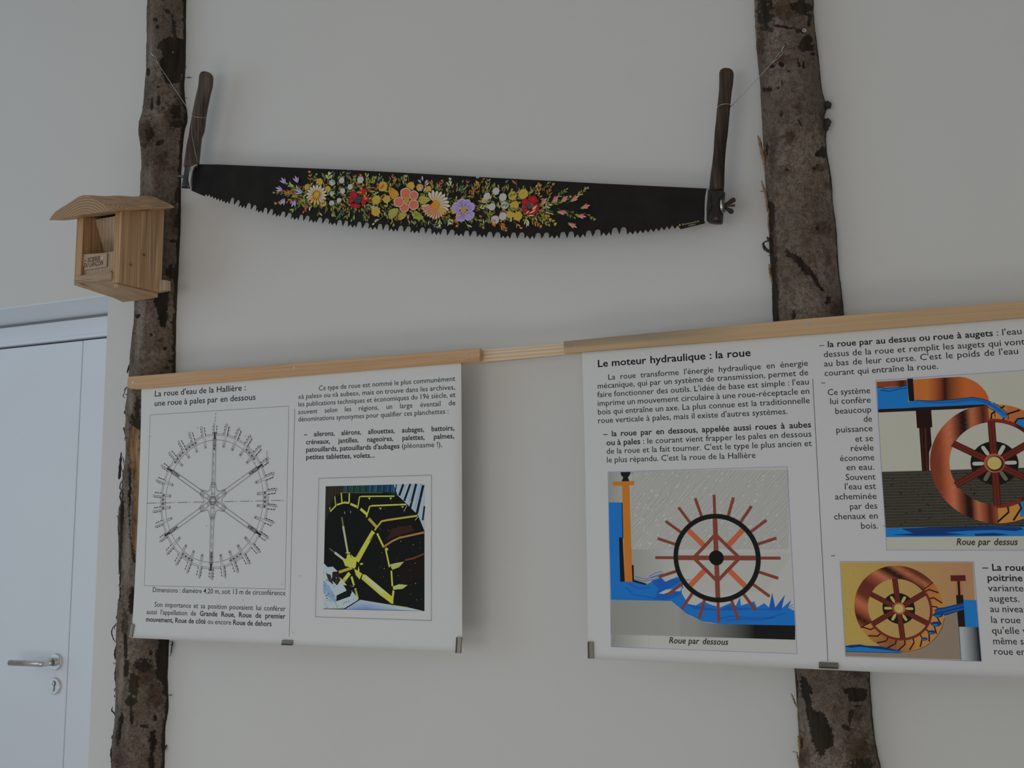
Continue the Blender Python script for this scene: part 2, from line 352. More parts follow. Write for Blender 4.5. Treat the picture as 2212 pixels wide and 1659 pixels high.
# ------------------------------------------------------------------ bark-covered slabs
rng = np.random.RandomState(7)
def vnoise(x, y, seed):
    """value noise on arrays, 0..1"""
    r = np.random.RandomState(seed); T = r.rand(256, 256)
    xi = np.floor(x).astype(int); yi = np.floor(y).astype(int); fx = x - xi; fy = y - yi
    fx = fx * fx * (3 - 2 * fx); fy = fy * fy * (3 - 2 * fy)
    g = lambda a, b: T[a % 256, b % 256]
    return (g(xi, yi) * (1 - fx) + g(xi + 1, yi) * fx) * (1 - fy) + (g(xi, yi + 1) * (1 - fx) + g(xi + 1, yi + 1) * fx) * fy
def fbm(x, y, seed, o=4):
    s = 0; a = 0.5; t = 0
    for k in range(o):
        s = s + a * vnoise(x * 2 ** k, y * 2 ** k, seed + k); t += a; a *= 0.55
    return s / t
def slab(name, label, rowsL, rowsR, thick, masks, seed, parent_x, ztop=3.45):
    ys = np.linspace(-25, 1690, 140)
    L = np.interp(ys, [r[0] for r in rowsL], [r[1] for r in rowsL]); R = np.interp(ys, [r[0] for r in rowsR], [r[1] for r in rowsR])
    S = np.linspace(-1, 1, 81)
    prof = (1 - np.abs(S) ** 2.3) ** 0.62
    zc, xc, hw = [], [], []
    for py, l, r in zip(ys, L, R):
        pm = U((l + r) / 2, py, -0.6 * thick); z = pm[2]
        a = U(l, py, -0.5 * thick)[0]; b = U(r, py, -0.05)[0]
        c, w = (a + b) / 2, (b - a) / 2
        for _ in range(12):
            V = np.stack([c + w * S, -thick * prof, np.full_like(S, z)], 1)
            px, _q = Pv(V)
            el = l - px.min(); er = r - px.max(); k = 0.00125
            c += 0.5 * k * (el + er); w += 0.5 * k * (er - el)
        zc.append(z); xc.append(c); hw.append(w)
    zc, xc, hw = map(np.array, (zc, xc, hw)); o = np.argsort(zc); zc, xc, hw = zc[o], xc[o], hw[o]
    # vertical sampling: fine where the photograph shows it, coarse outside
    zs = np.concatenate([np.linspace(0, zc[0] - .02, 12), np.linspace(zc[0], zc[-1], 1050), np.linspace(zc[-1] + .02, ztop, 6)])
    nu = 116
    sp = np.sin(np.linspace(-math.pi / 2, math.pi / 2, nu))
    Zg, Sg = np.meshgrid(zs, sp, indexing='ij')
    c = np.interp(Zg, zc, xc); w = np.interp(Zg, zc, hw)
    w = w * (1 + 0.012 * (fbm(Zg * 60, Sg * 0 + 3, seed + 40, 3) - .5) * 2)
    pr = np.clip(1 - np.abs(Sg) ** 2.3, 0, 1) ** 0.62
    X = c + w * Sg; Y = -thick * pr; Z = Zg.copy()
    nx = Sg * 0.8; ny = -np.sqrt(np.clip(1 - (Sg * .8) ** 2, 0, 1))
    arc = Sg * 0.10
    lump = (fbm(arc * 40, Z * 16, seed, 3) - .5) * 0.008
    crust = (fbm(arc * 420, Z * 330, seed + 9, 4) - .5) * 0.0026
    V = np.stack([X.ravel(), Y.ravel(), Z.ravel()], 1)
    px, py = Pv(V); px = px.reshape(X.shape); py = py.reshape(X.shape)
    nz1 = (fbm(px / 8, py / 8, seed + 20, 4) - .5) + .55 * (fbm(px / 2.2, py / 2.6, seed + 25, 2) - .5); nz2 = (fbm(px / 7, py / 14, seed + 30, 4) - .5) + .5 * (fbm(px / 2.2, py / 3.5, seed + 35, 2) - .5)
    A = {k: np.zeros_like(X) for k in ('peel', 'brown', 'lichen', 'wood')}
    for mk in masks:
        kind = mk[0]
        if mk[1] == 'e':                       # ellipse: cx, cy, rx, ry, angle
            _, _, ex, ey, rx, ry, an = mk[:7]
            ca, sa = math.cos(math.radians(an)), math.sin(math.radians(an))
            dx = px - ex; dy = py - ey
            d = np.sqrt(((dx * ca + dy * sa) / rx) ** 2 + ((-dx * sa + dy * ca) / ry) ** 2)
            soft = mk[7] if len(mk) > 7 else 0.12; rag = mk[8] if len(mk) > 8 else 1.3
            val = np.clip((1 - d + rag * nz1) / soft, 0, 1)
        else:                                  # polygon in photograph pixels
            pts = mk[2]; inside = np.zeros(px.shape, bool); qx = px + 9 * nz1; qy = py + 9 * nz2
            for i in range(len(pts)):
                (x1, y1), (x2, y2) = pts[i], pts[i - 1]
                cnd = ((y1 > qy) != (y2 > qy))
                xx = (x2 - x1) * (qy - y1) / ((y2 - y1) if y2 != y1 else 1e-6) + x1
                inside ^= cnd & (qx < xx)
            val = inside.astype(float)
        A[kind] = np.maximum(A[kind], val)
    A['peel'] = np.maximum(A['peel'], np.clip((np.abs(Sg) - 0.972 + nz2 * .04) / 0.01, 0, 1))
    dep = -(0.0026 * A['peel']) - 0.006 * A['wood'] + (lump + crust * (1 - .7 * A['peel']))
    edge = np.clip((1 - np.abs(Sg)) / 0.08, 0.15, 1)
    X = X + nx * dep * edge; Y = np.minimum(Y + ny * dep * edge, -0.001)
    V = np.stack([X.ravel(), Y.ravel(), Z.ravel()], 1)
    n0, n1 = X.shape
    idx = np.arange(n0 * n1).reshape(n0, n1)
    F = np.stack([idx[:-1, :-1].ravel(), idx[:-1, 1:].ravel(), idx[1:, 1:].ravel(), idx[1:, :-1].ravel()], 1)
    sw_ = np.stack([idx[:-1, 0], idx[1:, 0], idx[1:, -1], idx[:-1, -1]], 1)   # sawn flat back
    F = np.concatenate([F, sw_])
    me = bpy.data.meshes.new('bark')
    me.vertices.add(len(V)); me.vertices.foreach_set('co', V.astype(np.float32).ravel())
    me.loops.add(F.size); me.loops.foreach_set('vertex_index', F.astype(np.int32).ravel())
    me.polygons.add(len(F)); me.polygons.foreach_set('loop_start', np.arange(0, F.size, 4, dtype=np.int32))
    me.polygons.foreach_set('use_smooth', np.ones(len(F), bool))
    me.update(calc_edges=True); me.validate()
    for k, v in A.items():
        at = me.attributes.new(k, 'FLOAT', 'POINT'); at.data.foreach_set('value', v.astype(np.float32).ravel())
    root = thing(name, label, 'tree trunk', (parent_x, 0, 0), None)
    new_obj('bark', me, M_bark, root)
    front = lambda X_, Z_: None
    return root, (V.reshape(n0, n1, 3), px, py)
def on_bark(info, qx, qy):
    """the bark point seen at a photograph pixel (front side only)"""
    V, px, py = info
    d = (px - qx) ** 2 + (py - qy) ** 2
    d = d + np.where(np.arange(px.shape[1])[None, :] < 8, 1e4, 0)
    i = np.unravel_index(np.argmin(d), d.shape)
    return V[i]

L1L = [(-25, 319), (0, 318), (50, 317.5), (150, 316), (175, 314), (210, 312), (235, 308), (252, 303), (262, 299), (278, 299), (295, 302), (330, 305), (380, 305), (425, 304), (520, 298), (641, 291), (709, 287), (748, 283), (806, 277.5), (862, 272.7), (890, 270), (906, 272), (940, 270), (1000, 270), (1040, 264), (1084, 261), (1097, 257.5), (1155, 257), (1250, 257), (1360, 252.7), (1416, 249.5), (1462, 249), (1518, 249.8), (1573, 247), (1611, 242), (1690, 241)]
L1R = [(-25, 404), (0, 402.5), (100, 402), (150, 401), (175, 398.5), (210, 401), (235, 405), (250, 406), (262, 404), (275, 399), (295, 397), (330, 394), (380, 391.5), (480, 391), (557, 387), (633, 383.5), (684, 381), (785, 380), (1000, 376), (1200, 370), (1383, 366), (1462, 362.5), (1536, 365), (1573, 357.8), (1611, 357), (1690, 355)]
m1 = [('peel', 'p', [(347, 93), (353, 84), (364, 78), (380, 83), (398, 84), (399, 150), (393, 160), (388, 178), (372, 180), (358, 178), (352, 160), (343, 140), (350, 122), (349, 104), (338, 103), (341, 96)]),
      ('peel', 'e', 382, 240, 13, 15, 0), ('brown', 'e', 378, 245, 26, 32, 0), ('peel', 'e', 384, 268, 20, 7, 0), ('peel', 'e', 376, 60, 5, 32, -8, .2, 1.4),
      ('brown', 'e', 318, 290, 19, 32, 0), ('peel', 'e', 322, 288, 9, 18, 10), ('peel', 'e', 345, 308, 10, 5, -30), ('brown', 'e', 348, 345, 26, 28, 0, .6),
      ('peel', 'e', 343, 218, 5, 9, 0), ('peel', 'e', 327, 225, 3, 18, 0), ('peel', 'e', 320, 155, 3, 10, 0), ('peel', 'e', 342, 187, 4, 3, 0), ('peel', 'e', 336, 42, 5, 4, 0), ('peel', 'e', 341, 57, 5, 4, 0), ('peel', 'e', 362, 24, 9, 5, 20),
      ('brown', 'e', 392, 200, 6, 30, 0, .5), ('peel', 'e', 385, 420, 8, 20, 0), ('peel', 'e', 382, 480, 5, 14, 0), ('brown', 'e', 378, 470, 16, 50, 0, .5), ('peel', 'e', 374, 520, 7, 5, 0), ('peel', 'e', 369, 590, 11, 16, 0),
      ('peel', 'p', [(331, 628), (366, 628), (364, 655), (362, 690), (356, 706), (346, 705), (341, 690), (340, 672), (333, 660)]),
      ('peel', 'e', 373, 697, 5, 5, 0), ('lichen', 'e', 303, 690, 11, 120, 4, .7, .8), ('lichen', 'e', 300, 500, 8, 100, 0, .8, .6), ('lichen', 'e', 327, 100, 9, 90, 0, 1.2, .4), ('lichen', 'e', 322, 390, 14, 30, 0, 1.2, .5),
      ('peel', 'e', 297, 682, 6, 7, 0), ('brown', 'e', 303, 712, 4, 5, 0), ('peel', 'e', 356, 754, 4, 4, 0), ('peel', 'e', 370, 780, 7, 3, 0), ('peel', 'e', 362, 794, 6, 4, 0), ('peel', 'e', 327, 723, 4, 4, 0), ('brown', 'e', 345, 735, 10, 6, 0, .6),
      ('lichen', 'e', 282, 868, 8, 40, 0, .7, .6), ('peel', 'e', 297, 880, 7, 26, 0), ('brown', 'e', 287, 902, 10, 16, 0), ('peel', 'e', 285, 900, 3.5, 7, 0), ('peel', 'e', 295, 915, 14, 12, 0),
      ('wood', 'p', [(277, 925), (284, 918), (300, 930), (302, 1215), (288, 1210), (286, 1150), (287, 1100), (290, 1050), (282, 1010), (276, 960)]),
      ('peel', 'p', [(277, 1000), (281, 1010), (283, 1060), (280, 1110), (286, 1190), (292, 1215), (286, 1215), (279, 1150), (276, 1080)]),
      ('lichen', 'e', 275, 1190, 9, 110, 2, .7, .6), ('peel', 'e', 261, 1170, 4, 130, 2, .2, .8), ('peel', 'e', 285, 1300, 8, 30, 0), ('brown', 'e', 270, 1350, 8, 40, 0), ('peel', 'e', 270, 1400, 4, 40, 0),
      ('peel', 'p', [(344, 1378), (370, 1378), (368, 1500), (352, 1500), (349, 1472), (338, 1460), (340, 1435), (335, 1410), (343, 1400)]),
      ('peel', 'e', 313, 1430, 14, 10, 0), ('brown', 'e', 310, 1455, 24, 30, 0), ('peel', 'e', 289, 1480, 12, 28, 0), ('peel', 'e', 306, 1440, 16, 12, 20), ('peel', 'e', 272, 1445, 6, 22, 8), ('peel', 'e', 284, 1515, 14, 12, 0), ('peel', 'e', 257, 1575, 6, 38, 8),
      ('peel', 'e', 331, 1600, 9, 26, 4), ('peel', 'e', 327, 1650, 8, 30, 0), ('peel', 'e', 311, 1569, 9, 4, 0), ('brown', 'e', 335, 1500, 22, 45, 0, .5), ('peel', 'e', 352, 1600, 5, 20, 0), ('peel', 'e', 285, 1548, 5, 22, 0), ('lichen', 'e', 262, 1460, 7, 80, 3, .8, .6), ('brown', 'e', 257, 1640, 14, 25, 0, .4), ('peel', 'e', 326, 1410, 4, 7, 0), ('peel', 'e', 336, 1550, 4, 6, 0)]
slab1, inf1 = slab('tree_trunk', 'slim bark-covered trunk slab on the left, with the bird box fixed to it', L1L, L1R, 0.082, m1, 11, -2.05)

L2L = [(-25, 1629), (0, 1630), (31, 1631), (96, 1635.7), (154, 1641.5), (193, 1643.4), (251, 1647), (308, 1649), (392, 1654), (433, 1658), (472, 1661.5), (513, 1661.5), (554, 1663.5), (605, 1667.6), (693, 1669.7), (1000, 1690), (1300, 1708), (1443, 1715), (1494, 1719), (1540, 1722), (1587, 1724.5), (1690, 1727)]
L2R = [(-25, 1757), (0, 1757.7), (31, 1758), (73, 1763), (108, 1767.8), (145, 1771.6), (183, 1775.5), (205, 1780), (216, 1785), (224, 1791), (230, 1791), (236, 1782), (249, 1781), (256, 1788), (268, 1791), (277, 1786), (290, 1785), (320, 1786), (380, 1797), (429, 1798.7), (447, 1801.8), (486, 1807), (523, 1808.6), (581, 1813), (615, 1817), (679, 1824), (1000, 1848), (1300, 1869), (1450, 1879), (1525, 1883), (1572, 1887), (1615, 1893), (1659, 1902.5), (1690, 1906)]
px8 = lambda pts: [(1680 + x / 6.404, 1400 + y / 6.404) for x, y in pts]
m2 = [('peel', 'e', 1652, 30, 20, 42, 0, .3, 1.6), ('brown', 'e', 1690, 20, 50, 30, 0, .6), ('peel', 'e', 1736, 16, 26, 13, 10), ('peel', 'e', 1748, 40, 6, 16, 0), ('peel', 'e', 1690, 57, 30, 3, 8), ('peel', 'e', 1728, 66, 14, 5, 5),
      ('peel', 'p', [(1727, 92), (1733, 82), (1745, 74), (1756, 83), (1752, 90), (1757, 100), (1758, 108), (1748, 111), (1735, 110), (1727, 103)]),
      ('brown', 'e', 1645, 90, 12, 60, 0, .6), ('peel', 'e', 1659, 194, 10, 6, 0), ('peel', 'e', 1688, 139, 7, 6, 20), ('peel', 'e', 1668, 143, 5, 4, 0), ('brown', 'e', 1690, 130, 26, 16, 10, .6), ('peel', 'e', 1727, 138, 3, 9, -20), ('peel', 'e', 1737, 139, 3, 8, 0),
      ('peel', 'e', 1704, 154, 3.5, 3, 0, .3, .5), ('peel', 'e', 1689, 182, 2, 8, 0), ('peel', 'e', 1680, 190, 4, 4, 0), ('peel', 'e', 1757, 116, 6, 3, 0), ('peel', 'e', 1688, 247, 4, 7, 0), ('brown', 'e', 1706, 296, 22, 20, 0, .5), ('peel', 'e', 1728, 265, 2.5, 12, -30, .3, .6),
      ('brown', 'e', 1778, 262, 14, 30, 0, .5), ('brown', 'e', 1720, 232, 14, 10, 0, .8), ('peel', 'p', [(1762, 330), (1777, 313), (1787, 325), (1787, 341), (1770, 338)]),
      ('brown', 'e', 1765, 362, 20, 14, 0, .6), ('peel', 'e', 1760, 363, 5, 3, 0), ('brown', 'e', 1668, 330, 14, 60, 0, .8), ('peel', 'e', 1656, 320, 4, 18, 0), ('brown', 'e', 1690, 375, 25, 12, 0, 1.), ('peel', 'e', 1700, 366, 4, 4, 0),
      ('brown', 'e', 1775, 493, 30, 18, 0, .6), ('peel', 'e', 1766, 492, 4, 4, 0), ('brown', 'e', 1790, 400, 14, 12, 0, .8),
      ('peel', 'p', [(1656, 430), (1672, 440), (1674, 480), (1668, 500), (1670, 545), (1676, 560), (1676, 600), (1682, 640), (1683, 695), (1660, 695)]),
      ('brown', 'e', 1672, 560, 10, 130, -3, .4),
      ('peel', 'p', [(1695, 538), (1706, 540), (1720, 551), (1732, 562), (1745, 575), (1756, 585), (1764, 594), (1770, 606), (1775, 617), (1784, 628), (1778, 627), (1765, 617), (1752, 597), (1740, 592), (1726, 574), (1710, 560), (1698, 552)]),
      ('peel', 'e', 1790, 648, 7, 9, 0), ('peel', 'e', 1714, 680, 5, 10, 0), ('brown', 'e', 1696, 605, 16, 10, -10, .8), ('brown', 'e', 1790, 560, 8, 20, 0, .9), ('brown', 'e', 1810, 670, 20, 30, 0, .5),
      ('peel', 'p', px8([(315, 400), (350, 380), (410, 430), (480, 620), (440, 640), (460, 760), (500, 860), (560, 870), (640, 900), (700, 1020), (775, 1220), (760, 1350), (650, 1420), (620, 1510), (560, 1490), (470, 1280), (440, 1050), (380, 920), (390, 820), (315, 600)])),
      ('peel', 'p', px8([(890, 545), (1100, 560), (1250, 560), (1240, 680), (1190, 740), (1000, 740), (960, 640)])), ('peel', 'e', 1853, 1525, 16, 1.8, 0, .3, .5), ('peel', 'e', 1838, 1550, 5, 16, 10), ('peel', 'e', 1828, 1572, 11, 5, 20), ('brown', 'e', 1852, 1545, 20, 24, 0, .6),
      ('peel', 'e', 1862, 1655, 34, 18, 0, .5), ('brown', 'e', 1855, 1620, 45, 45, 0, .6), ('brown', 'e', 1735, 1640, 18, 30, 0, .6), ('peel', 'e', 1720, 1480, 3, 40, -3, .3, .6), ('wood', 'e', 1731, 1603, 4, 14, -8, .3, 1.5), ('brown', 'e', 1845, 1455, 26, 14, 0, .8),
      ('lichen', 'e', 1745, 1560, 9, 40, -10, 1.5, .5)]
slab2, inf2 = slab('tree_trunk', 'broad bark-covered trunk slab standing behind the right-hand poster', L2L, L2R, 0.080, m2, 51, -0.26)

# loose fibres, splinters and peeling strips along the slab edges (photograph pixels, then a width in px)
def fibre(root, pts, wpx, y, mat, name='bark_fibre', wide=False):
    Q = []
    for i in range(len(pts) - 1):                       # smooth the drawn line
        p0, p1, p2, p3 = pts[max(i - 1, 0)], pts[i], pts[i + 1], pts[min(i + 2, len(pts) - 1)]
        for t in (0, .25, .5, .75):
            Q.append(tuple(.5 * (2 * b + (c - a) * t + (2 * a - 5 * b + 4 * c - d) * t * t + (3 * b - a - 3 * c + d) * t ** 3) for a, b, c, d in zip(p0, p1, p2, p3)))
    Q.append(pts[-1])
    P3 = [U(p[0], p[1], y + (0.004 * math.sin(i * .5))) for i, p in enumerate(Q)]
    n = len(P3)
    r = [wpx * 0.00050 * (1 + .25 * math.sin(i * 2.7)) * (0.35 + 1.0 * math.sin(math.pi * min(0.95, (i + .35) / n))) for i in range(n)]
    return tube(name, P3, r, mat, root, 6)
for pts, w, mt in [([(286, 776), (281, 786), (276, 800), (275, 806)], 4, 0), ([(273, 840), (268, 850), (266, 856), (271, 860)], 2, 0), ([(279, 836), (272, 838), (268, 845)], 2.4, 0), ([(278, 845), (274, 852), (270, 851)], 2, 0),
                   ([(274, 880), (271, 886), (269, 892), (273, 896)], 3, 0), ([(272, 927), (267, 924), (271, 940), (269, 952)], 2.6, 0), ([(262, 977), (260, 1000), (258, 1030), (257, 1032)], 6, 0), ([(264, 985), (267, 995), (268, 1005)], 2, 0), ([(262, 1010), (265, 1020), (270, 1030)], 2, 0),
                   ([(265, 1040), (261, 1042), (259, 1055), (263, 1060), (258, 1075)], 2.5, 0), ([(266, 1050), (259, 1070), (262, 1085), (258, 1100)], 3, 0), ([(252, 1113), (256, 1120), (258, 1128)], 2, 0), ([(258, 1095), (256, 1130), (258, 1180), (257, 1240)], 4, 0),
                   ([(254, 1327), (251, 1335), (256, 1340)], 2, 0), ([(252, 1350), (246, 1353), (241, 1365), (245, 1380), (250, 1388)], 2.6, 0), ([(253, 1345), (249, 1350), (247, 1360)], 2, 0), ([(251, 1395), (248, 1410), (249, 1424)], 4, 0), ([(244, 1431), (248, 1434), (252, 1433)], 1.5, 0),
                   ([(250, 1440), (249, 1460), (251, 1480)], 4, 0), ([(251, 1485), (247, 1490), (250, 1494)], 2, 0), ([(250, 1500), (247, 1504), (252, 1508)], 2, 0), ([(244, 1527), (241, 1534), (247, 1541), (249, 1548)], 3, 0), ([(243, 1588), (242, 1594), (247, 1601)], 3, 0),
                   ([(243, 1608), (240, 1625), (243, 1645), (247, 1656)], 5, 0), ([(239, 1644), (243, 1652), (249, 1658)], 3, 0)]:
    fibre(slab1, pts, w, -0.035, M_fibre)
for pts, w in [([(398, 144), (403, 146)], 1), ([(399, 168), (408, 167), (413, 168)], 1.6), ([(405, 170), (410, 166)], 1), ([(400, 211), (405, 212)], 1), ([(367, 1385), (373, 1388), (370, 1400), (368, 1418)], 2), ([(366, 1384), (370, 1395), (372, 1388), (371, 1405), (367, 1417)], 1.6),
               ([(363, 1502), (368, 1501), (370, 1504)], 1.6), ([(356, 1618), (359, 1610), (355, 1622), (348, 1627)], 3), ([(393, 380), (388, 383), (378, 385)], 2)]:
    fibre(slab1, pts, w, -0.008, M_fibre)
for pts, w, m in [([(1632, 55), (1634, 70), (1637, 90), (1637, 105)], 3, 1), ([(1637, 293), (1641, 305), (1646, 330), (1651, 352), (1653, 372)], 6, 1), ([(1645, 390), (1649, 405), (1655, 425), (1657, 445), (1658, 458)], 4.5, 1), ([(1641, 412), (1647, 414), (1650, 413)], 1.6, 1),
                  ([(1661, 450), (1660, 480), (1662, 505)], 3.4, 1), ([(1664, 520), (1657, 521), (1650, 524), (1645, 530)], 2.4, 0), ([(1649, 524), (1651, 535), (1659, 542), (1667, 546)], 6, 0), ([(1657, 512), (1661, 518), (1664, 524)], 5, 0), ([(1660, 552), (1665, 550), (1668, 548)], 2, 0),
                  ([(1661, 570), (1663, 585), (1666, 600), (1668, 616)], 4.5, 1), ([(1709, 1498), (1713, 1507), (1718, 1520), (1721, 1527)], 2.8, 1), ([(1711, 1623), (1720, 1625), (1725, 1627)], 1.6, 1), ([(1721, 1627), (1724, 1640), (1726, 1655)], 3, 1), ([(1724, 1590), (1727, 1605), (1727, 1622)], 5, 1)]:
    fibre(slab2, pts, w, -0.030, M_splint if m else M_fibre, 'wood_splinter' if m else 'bark_fibre')
# broken branch stub on the right edge of the broad slab
for pts, w in [([(1778, 222), (1787, 226), (1792, 232)], 12), ([(1776, 262), (1784, 266), (1789, 270)], 16), ([(1776, 276), (1782, 274), (1787, 280)], 10)]:
    fibre(slab2, pts, w, -0.020, M_fibre, 'broken_bark_flake')

def screw(px, py, y, mat, parent, r=0.0042, name='screw'):
    x, _, z = U(px, py, y)
    s = disc_y(name, x, z, y - 0.0012, y + 0.004, r, mat, parent, 20, 0.0004)
    return s
M_cross = simple('screw_recess', (0.08, 0.09, 0.10), 0.6)
def screw_full(px, py, y, mat, parent, r=0.0042):
    s = screw(px, py, y, mat, parent, r)
    x, _, z = U(px, py, y)
    return s
q = on_bark(inf2, 1737, 66); screw(1737, 66, q[1] - 0.001, M_zinc, slab2, 0.0046)
disc_y('screw_recess', *[U(1737, 66, q[1] - 0.001)[i] for i in (0, 2)], q[1] - 0.0026, q[1], 0.0017, M_cross, slab2.children[-1], 8)
q = on_bark(inf1, 373, 113)
bm = bmesh.new()
def torus_mesh(name, c, R, r, normal=(0, 1, 0), n=24, k=8, a0=0, a1=360):
    nrm = Vector(normal).normalized(); u = nrm.cross(Vector((0, 0, 1)));
    if u.length < .1: u = nrm.cross(Vector((1, 0, 0)))
    u.normalize(); w = nrm.cross(u)
    pts = [Vector(c) + R * (math.cos(math.radians(a0 + (a1 - a0) * i / n)) * u + math.sin(math.radians(a0 + (a1 - a0) * i / n)) * w) for i in range(n + 1)]
    return tube_mesh(name, pts, r, k)
bm.free()
ey = U(373, 113, q[1] - 0.001)
new_obj('brass_eyelet', torus_mesh('brass_eyelet', ey, 0.0022, 0.0009), M_brass, slab1, True)

# ------------------------------------------------------------------ battens and posters
YB, YS, YF = -0.096, -0.1045, -0.118          # back batten front face, poster sheet, clamping strip front face
bb = prism_px('rear_batten', [(290, 815), (1036, 756.2), (1217, 742), (2330, 640), (2330, 672), (1280, 761.5), (1217, 765.6), (1036, 783.4), (975, 787.5), (290, 838)], YB, YB + 0.014, M_strip3)
tag(bb, 'long pale spruce batten bridging both bark slabs, bare between the two posters', 'batten')
st1 = prism_px('clamping_strip', [(277, 813.6), (660, 783.2), (1036.5, 752.7), (1036, 779.4), (660, 809.4), (400, 831), (290, 840.5), (279, 839.5), (275, 836)], YF, YS - 0.0005, M_strip1, bev=0.0006)
tag(st1, 'reddish pine strip clamping the top of the left poster', 'wood strip')
st2 = prism_px('clamping_strip', [(1217.3, 737.5), (1480, 713.4), (1740, 688.4), (1975, 669), (2212, 649.8), (2330, 640), (2330, 676), (2212, 685.5), (2000, 702), (1740, 721.5), (1480, 743.5), (1217.8, 762.8)], YF, YS - 0.0005, M_strip2, bev=0.0006)
tag(st2, 'long pine strip with blue-grey stained end clamping the right-hand poster', 'wood strip')
for (px, py), s in [((287, 826), st1), ((636, 794.5), st1), ((1011.3, 766.4), st1), ((1244, 749.5), st2), ((1745, 700.5), st2)]:
    x, _, z = U(px, py, YF)
    sw = disc_y('screw', x, z, YF - 0.0010, YF + 0.004, 0.0031, M_zinc, s, 20, 0.0003)
    disc_y('screw_recess', x, z, YF - 0.0012, YF, 0.0013, M_cross, sw, 6)

class Print:
    """flat print or paint: coloured patches laid on a plane, one thin coat over another"""
    def __init__(s, name, yplane, base=0.0002, step=0.000008):
        s.name, s.y, s.base, s.step = name, yplane, base, step
        s.V, s.F, s.C, s.n = [], [], [], 0
        s.wrap = None
        s.o = (0, 0, 1.0)
    def view(s, ox, oy, sc_): s.o = (ox, oy, sc_)
    def w(s, p):
        q = U(s.o[0] + p[0] / s.o[2], s.o[1] + p[1] / s.o[2], s.y)
        return (q[0], q[2])
    def add(s, P, faces, cols, adv=1):
        y = s.y - s.base - s.step * s.n
        s.n += adv
        if s.wrap and s.n >= s.wrap: s.n = 0
        b = len(s.V)
        s.V += [(p[0], y, p[1]) for p in P]
        s.F += [tuple(i + b for i in f) for f in faces]
        s.C += cols
    def polyw(s, P, c, grad=None, adv=1):
        if len(P) < 3: return
        tri = tessellate_polygon([[Vector((p[0], p[1], 0)) for p in P]])
        cols = [grad(p) for p in P] if grad else [c] * len(P)
        s.add(P, tri, cols, adv)
    def poly(s, pts, c, grad=None, adv=1): s.polyw([s.w(p) for p in pts], c, grad, adv)
    def quad_grad(s, a, b, c_, d, f, nu=24, nv=6):
        """grid between four corners (zoom pixels), colour f(u, v)"""
        P = []; C = []
        for j in range(nv + 1):
            for i in range(nu + 1):
                u, v = i / nu, j / nv
                x = (a[0] * (1 - u) + b[0] * u) * (1 - v) + (d[0] * (1 - u) + c_[0] * u) * v
                y = (a[1] * (1 - u) + b[1] * u) * (1 - v) + (d[1] * (1 - u) + c_[1] * u) * v
                P.append(s.w((x, y))); C.append(f(u, v))
        F = [(j * (nu + 1) + i, j * (nu + 1) + i + 1, (j + 1) * (nu + 1) + i + 1, (j + 1) * (nu + 1) + i) for j in range(nv) for i in range(nu)]
        s.add(P, F, C)
    def line(s, pts, wpx, c, adv=1, closed=False, taper=False):
        """a drawn line; width in zoom pixels"""
        P = [s.w(p) for p in pts]
        q0 = s.w(pts[0]); q1 = s.w((pts[0][0], pts[0][1] + 10)); k = abs(q1[1] - q0[1]) / 10
        s.linew(P, wpx * k, c, adv, closed, taper)
    def linew(s, P, wd_, c, adv=1, closed=False, taper=False):
        n = len(P); L = []; R = []
        for i in range(n):
            a = P[(i - 1) % n] if (closed or i > 0) else P[i]
            b = P[(i + 1) % n] if (closed or i < n - 1) else P[i]
            d = Vector((b[0] - a[0], b[1] - a[1]))
            if d.length < 1e-9: d = Vector((1, 0))
            d.normalize(); t = wd_ / 2
            if taper: t *= 0.25 + 0.9 * math.sin(math.pi * min(1, (i + .5) / n))
            L.append((P[i][0] - d.y * t, P[i][1] + d.x * t)); R.append((P[i][0] + d.y * t, P[i][1] - d.x * t))
        m = n if closed else n - 1
        s.add(L + R, [(i, (i + 1) % n, n + (i + 1) % n, n + i) for i in range(m)], [c] * (2 * n), adv)
    def ring(s, c, r0, r1, colf, a0=0, a1=360, n=72, adv=1):
        """ring around a world point c; colf(angle deg, t 0..1)"""
        P = []; C = []; m = 4 if r0 > 0 and r1 - r0 > 0.01 else 1
        for j in range(m + 1):
            r = r0 + (r1 - r0) * j / m
            for i in range(n + 1):
                a = math.radians(a0 + (a1 - a0) * i / n)
                P.append((c[0] + r * math.cos(a), c[1] + r * math.sin(a))); C.append(colf(P[-1], math.degrees(a)) if callable(colf) else colf)
        F = [(j * (n + 1) + i, j * (n + 1) + i + 1, (j + 1) * (n + 1) + i + 1, (j + 1) * (n + 1) + i) for j in range(m) for i in range(n)]
        s.add(P, F, C, adv)
    def disc(s, c, r, colr, n=40, adv=1, sx=1):
        P = [(c[0] + sx * r * math.cos(2 * math.pi * i / n), c[1] + r * math.sin(2 * math.pi * i / n)) for i in range(n)]
        s.add(P, [tuple(range(n))], [colr] * n, adv)
    def bar(s, c, ang, r0, r1, wd_, colr, adv=1, colf=None):
        a = math.radians(ang); d = (math.cos(a), math.sin(a)); t = wd_ / 2
        P = [(c[0] + d[0] * r - d[1] * q, c[1] + d[1] * r + d[0] * q) for r, q in ((r0, -t), (r1, -t), (r1, t), (r0, t))]
        s.add(P, [(0, 1, 2, 3)], [colr] * 4, adv)
    def build(s, mat, parent):
        me = mesh(s.name, s.V, s.F)
        at = me.color_attributes.new('Col', 'FLOAT_COLOR', 'POINT')
        at.data.foreach_set('color', np.array([(c[0], c[1], c[2], 1.0) for c in s.C], dtype=np.float32).ravel())
        return new_obj(s.name, me, mat, parent)

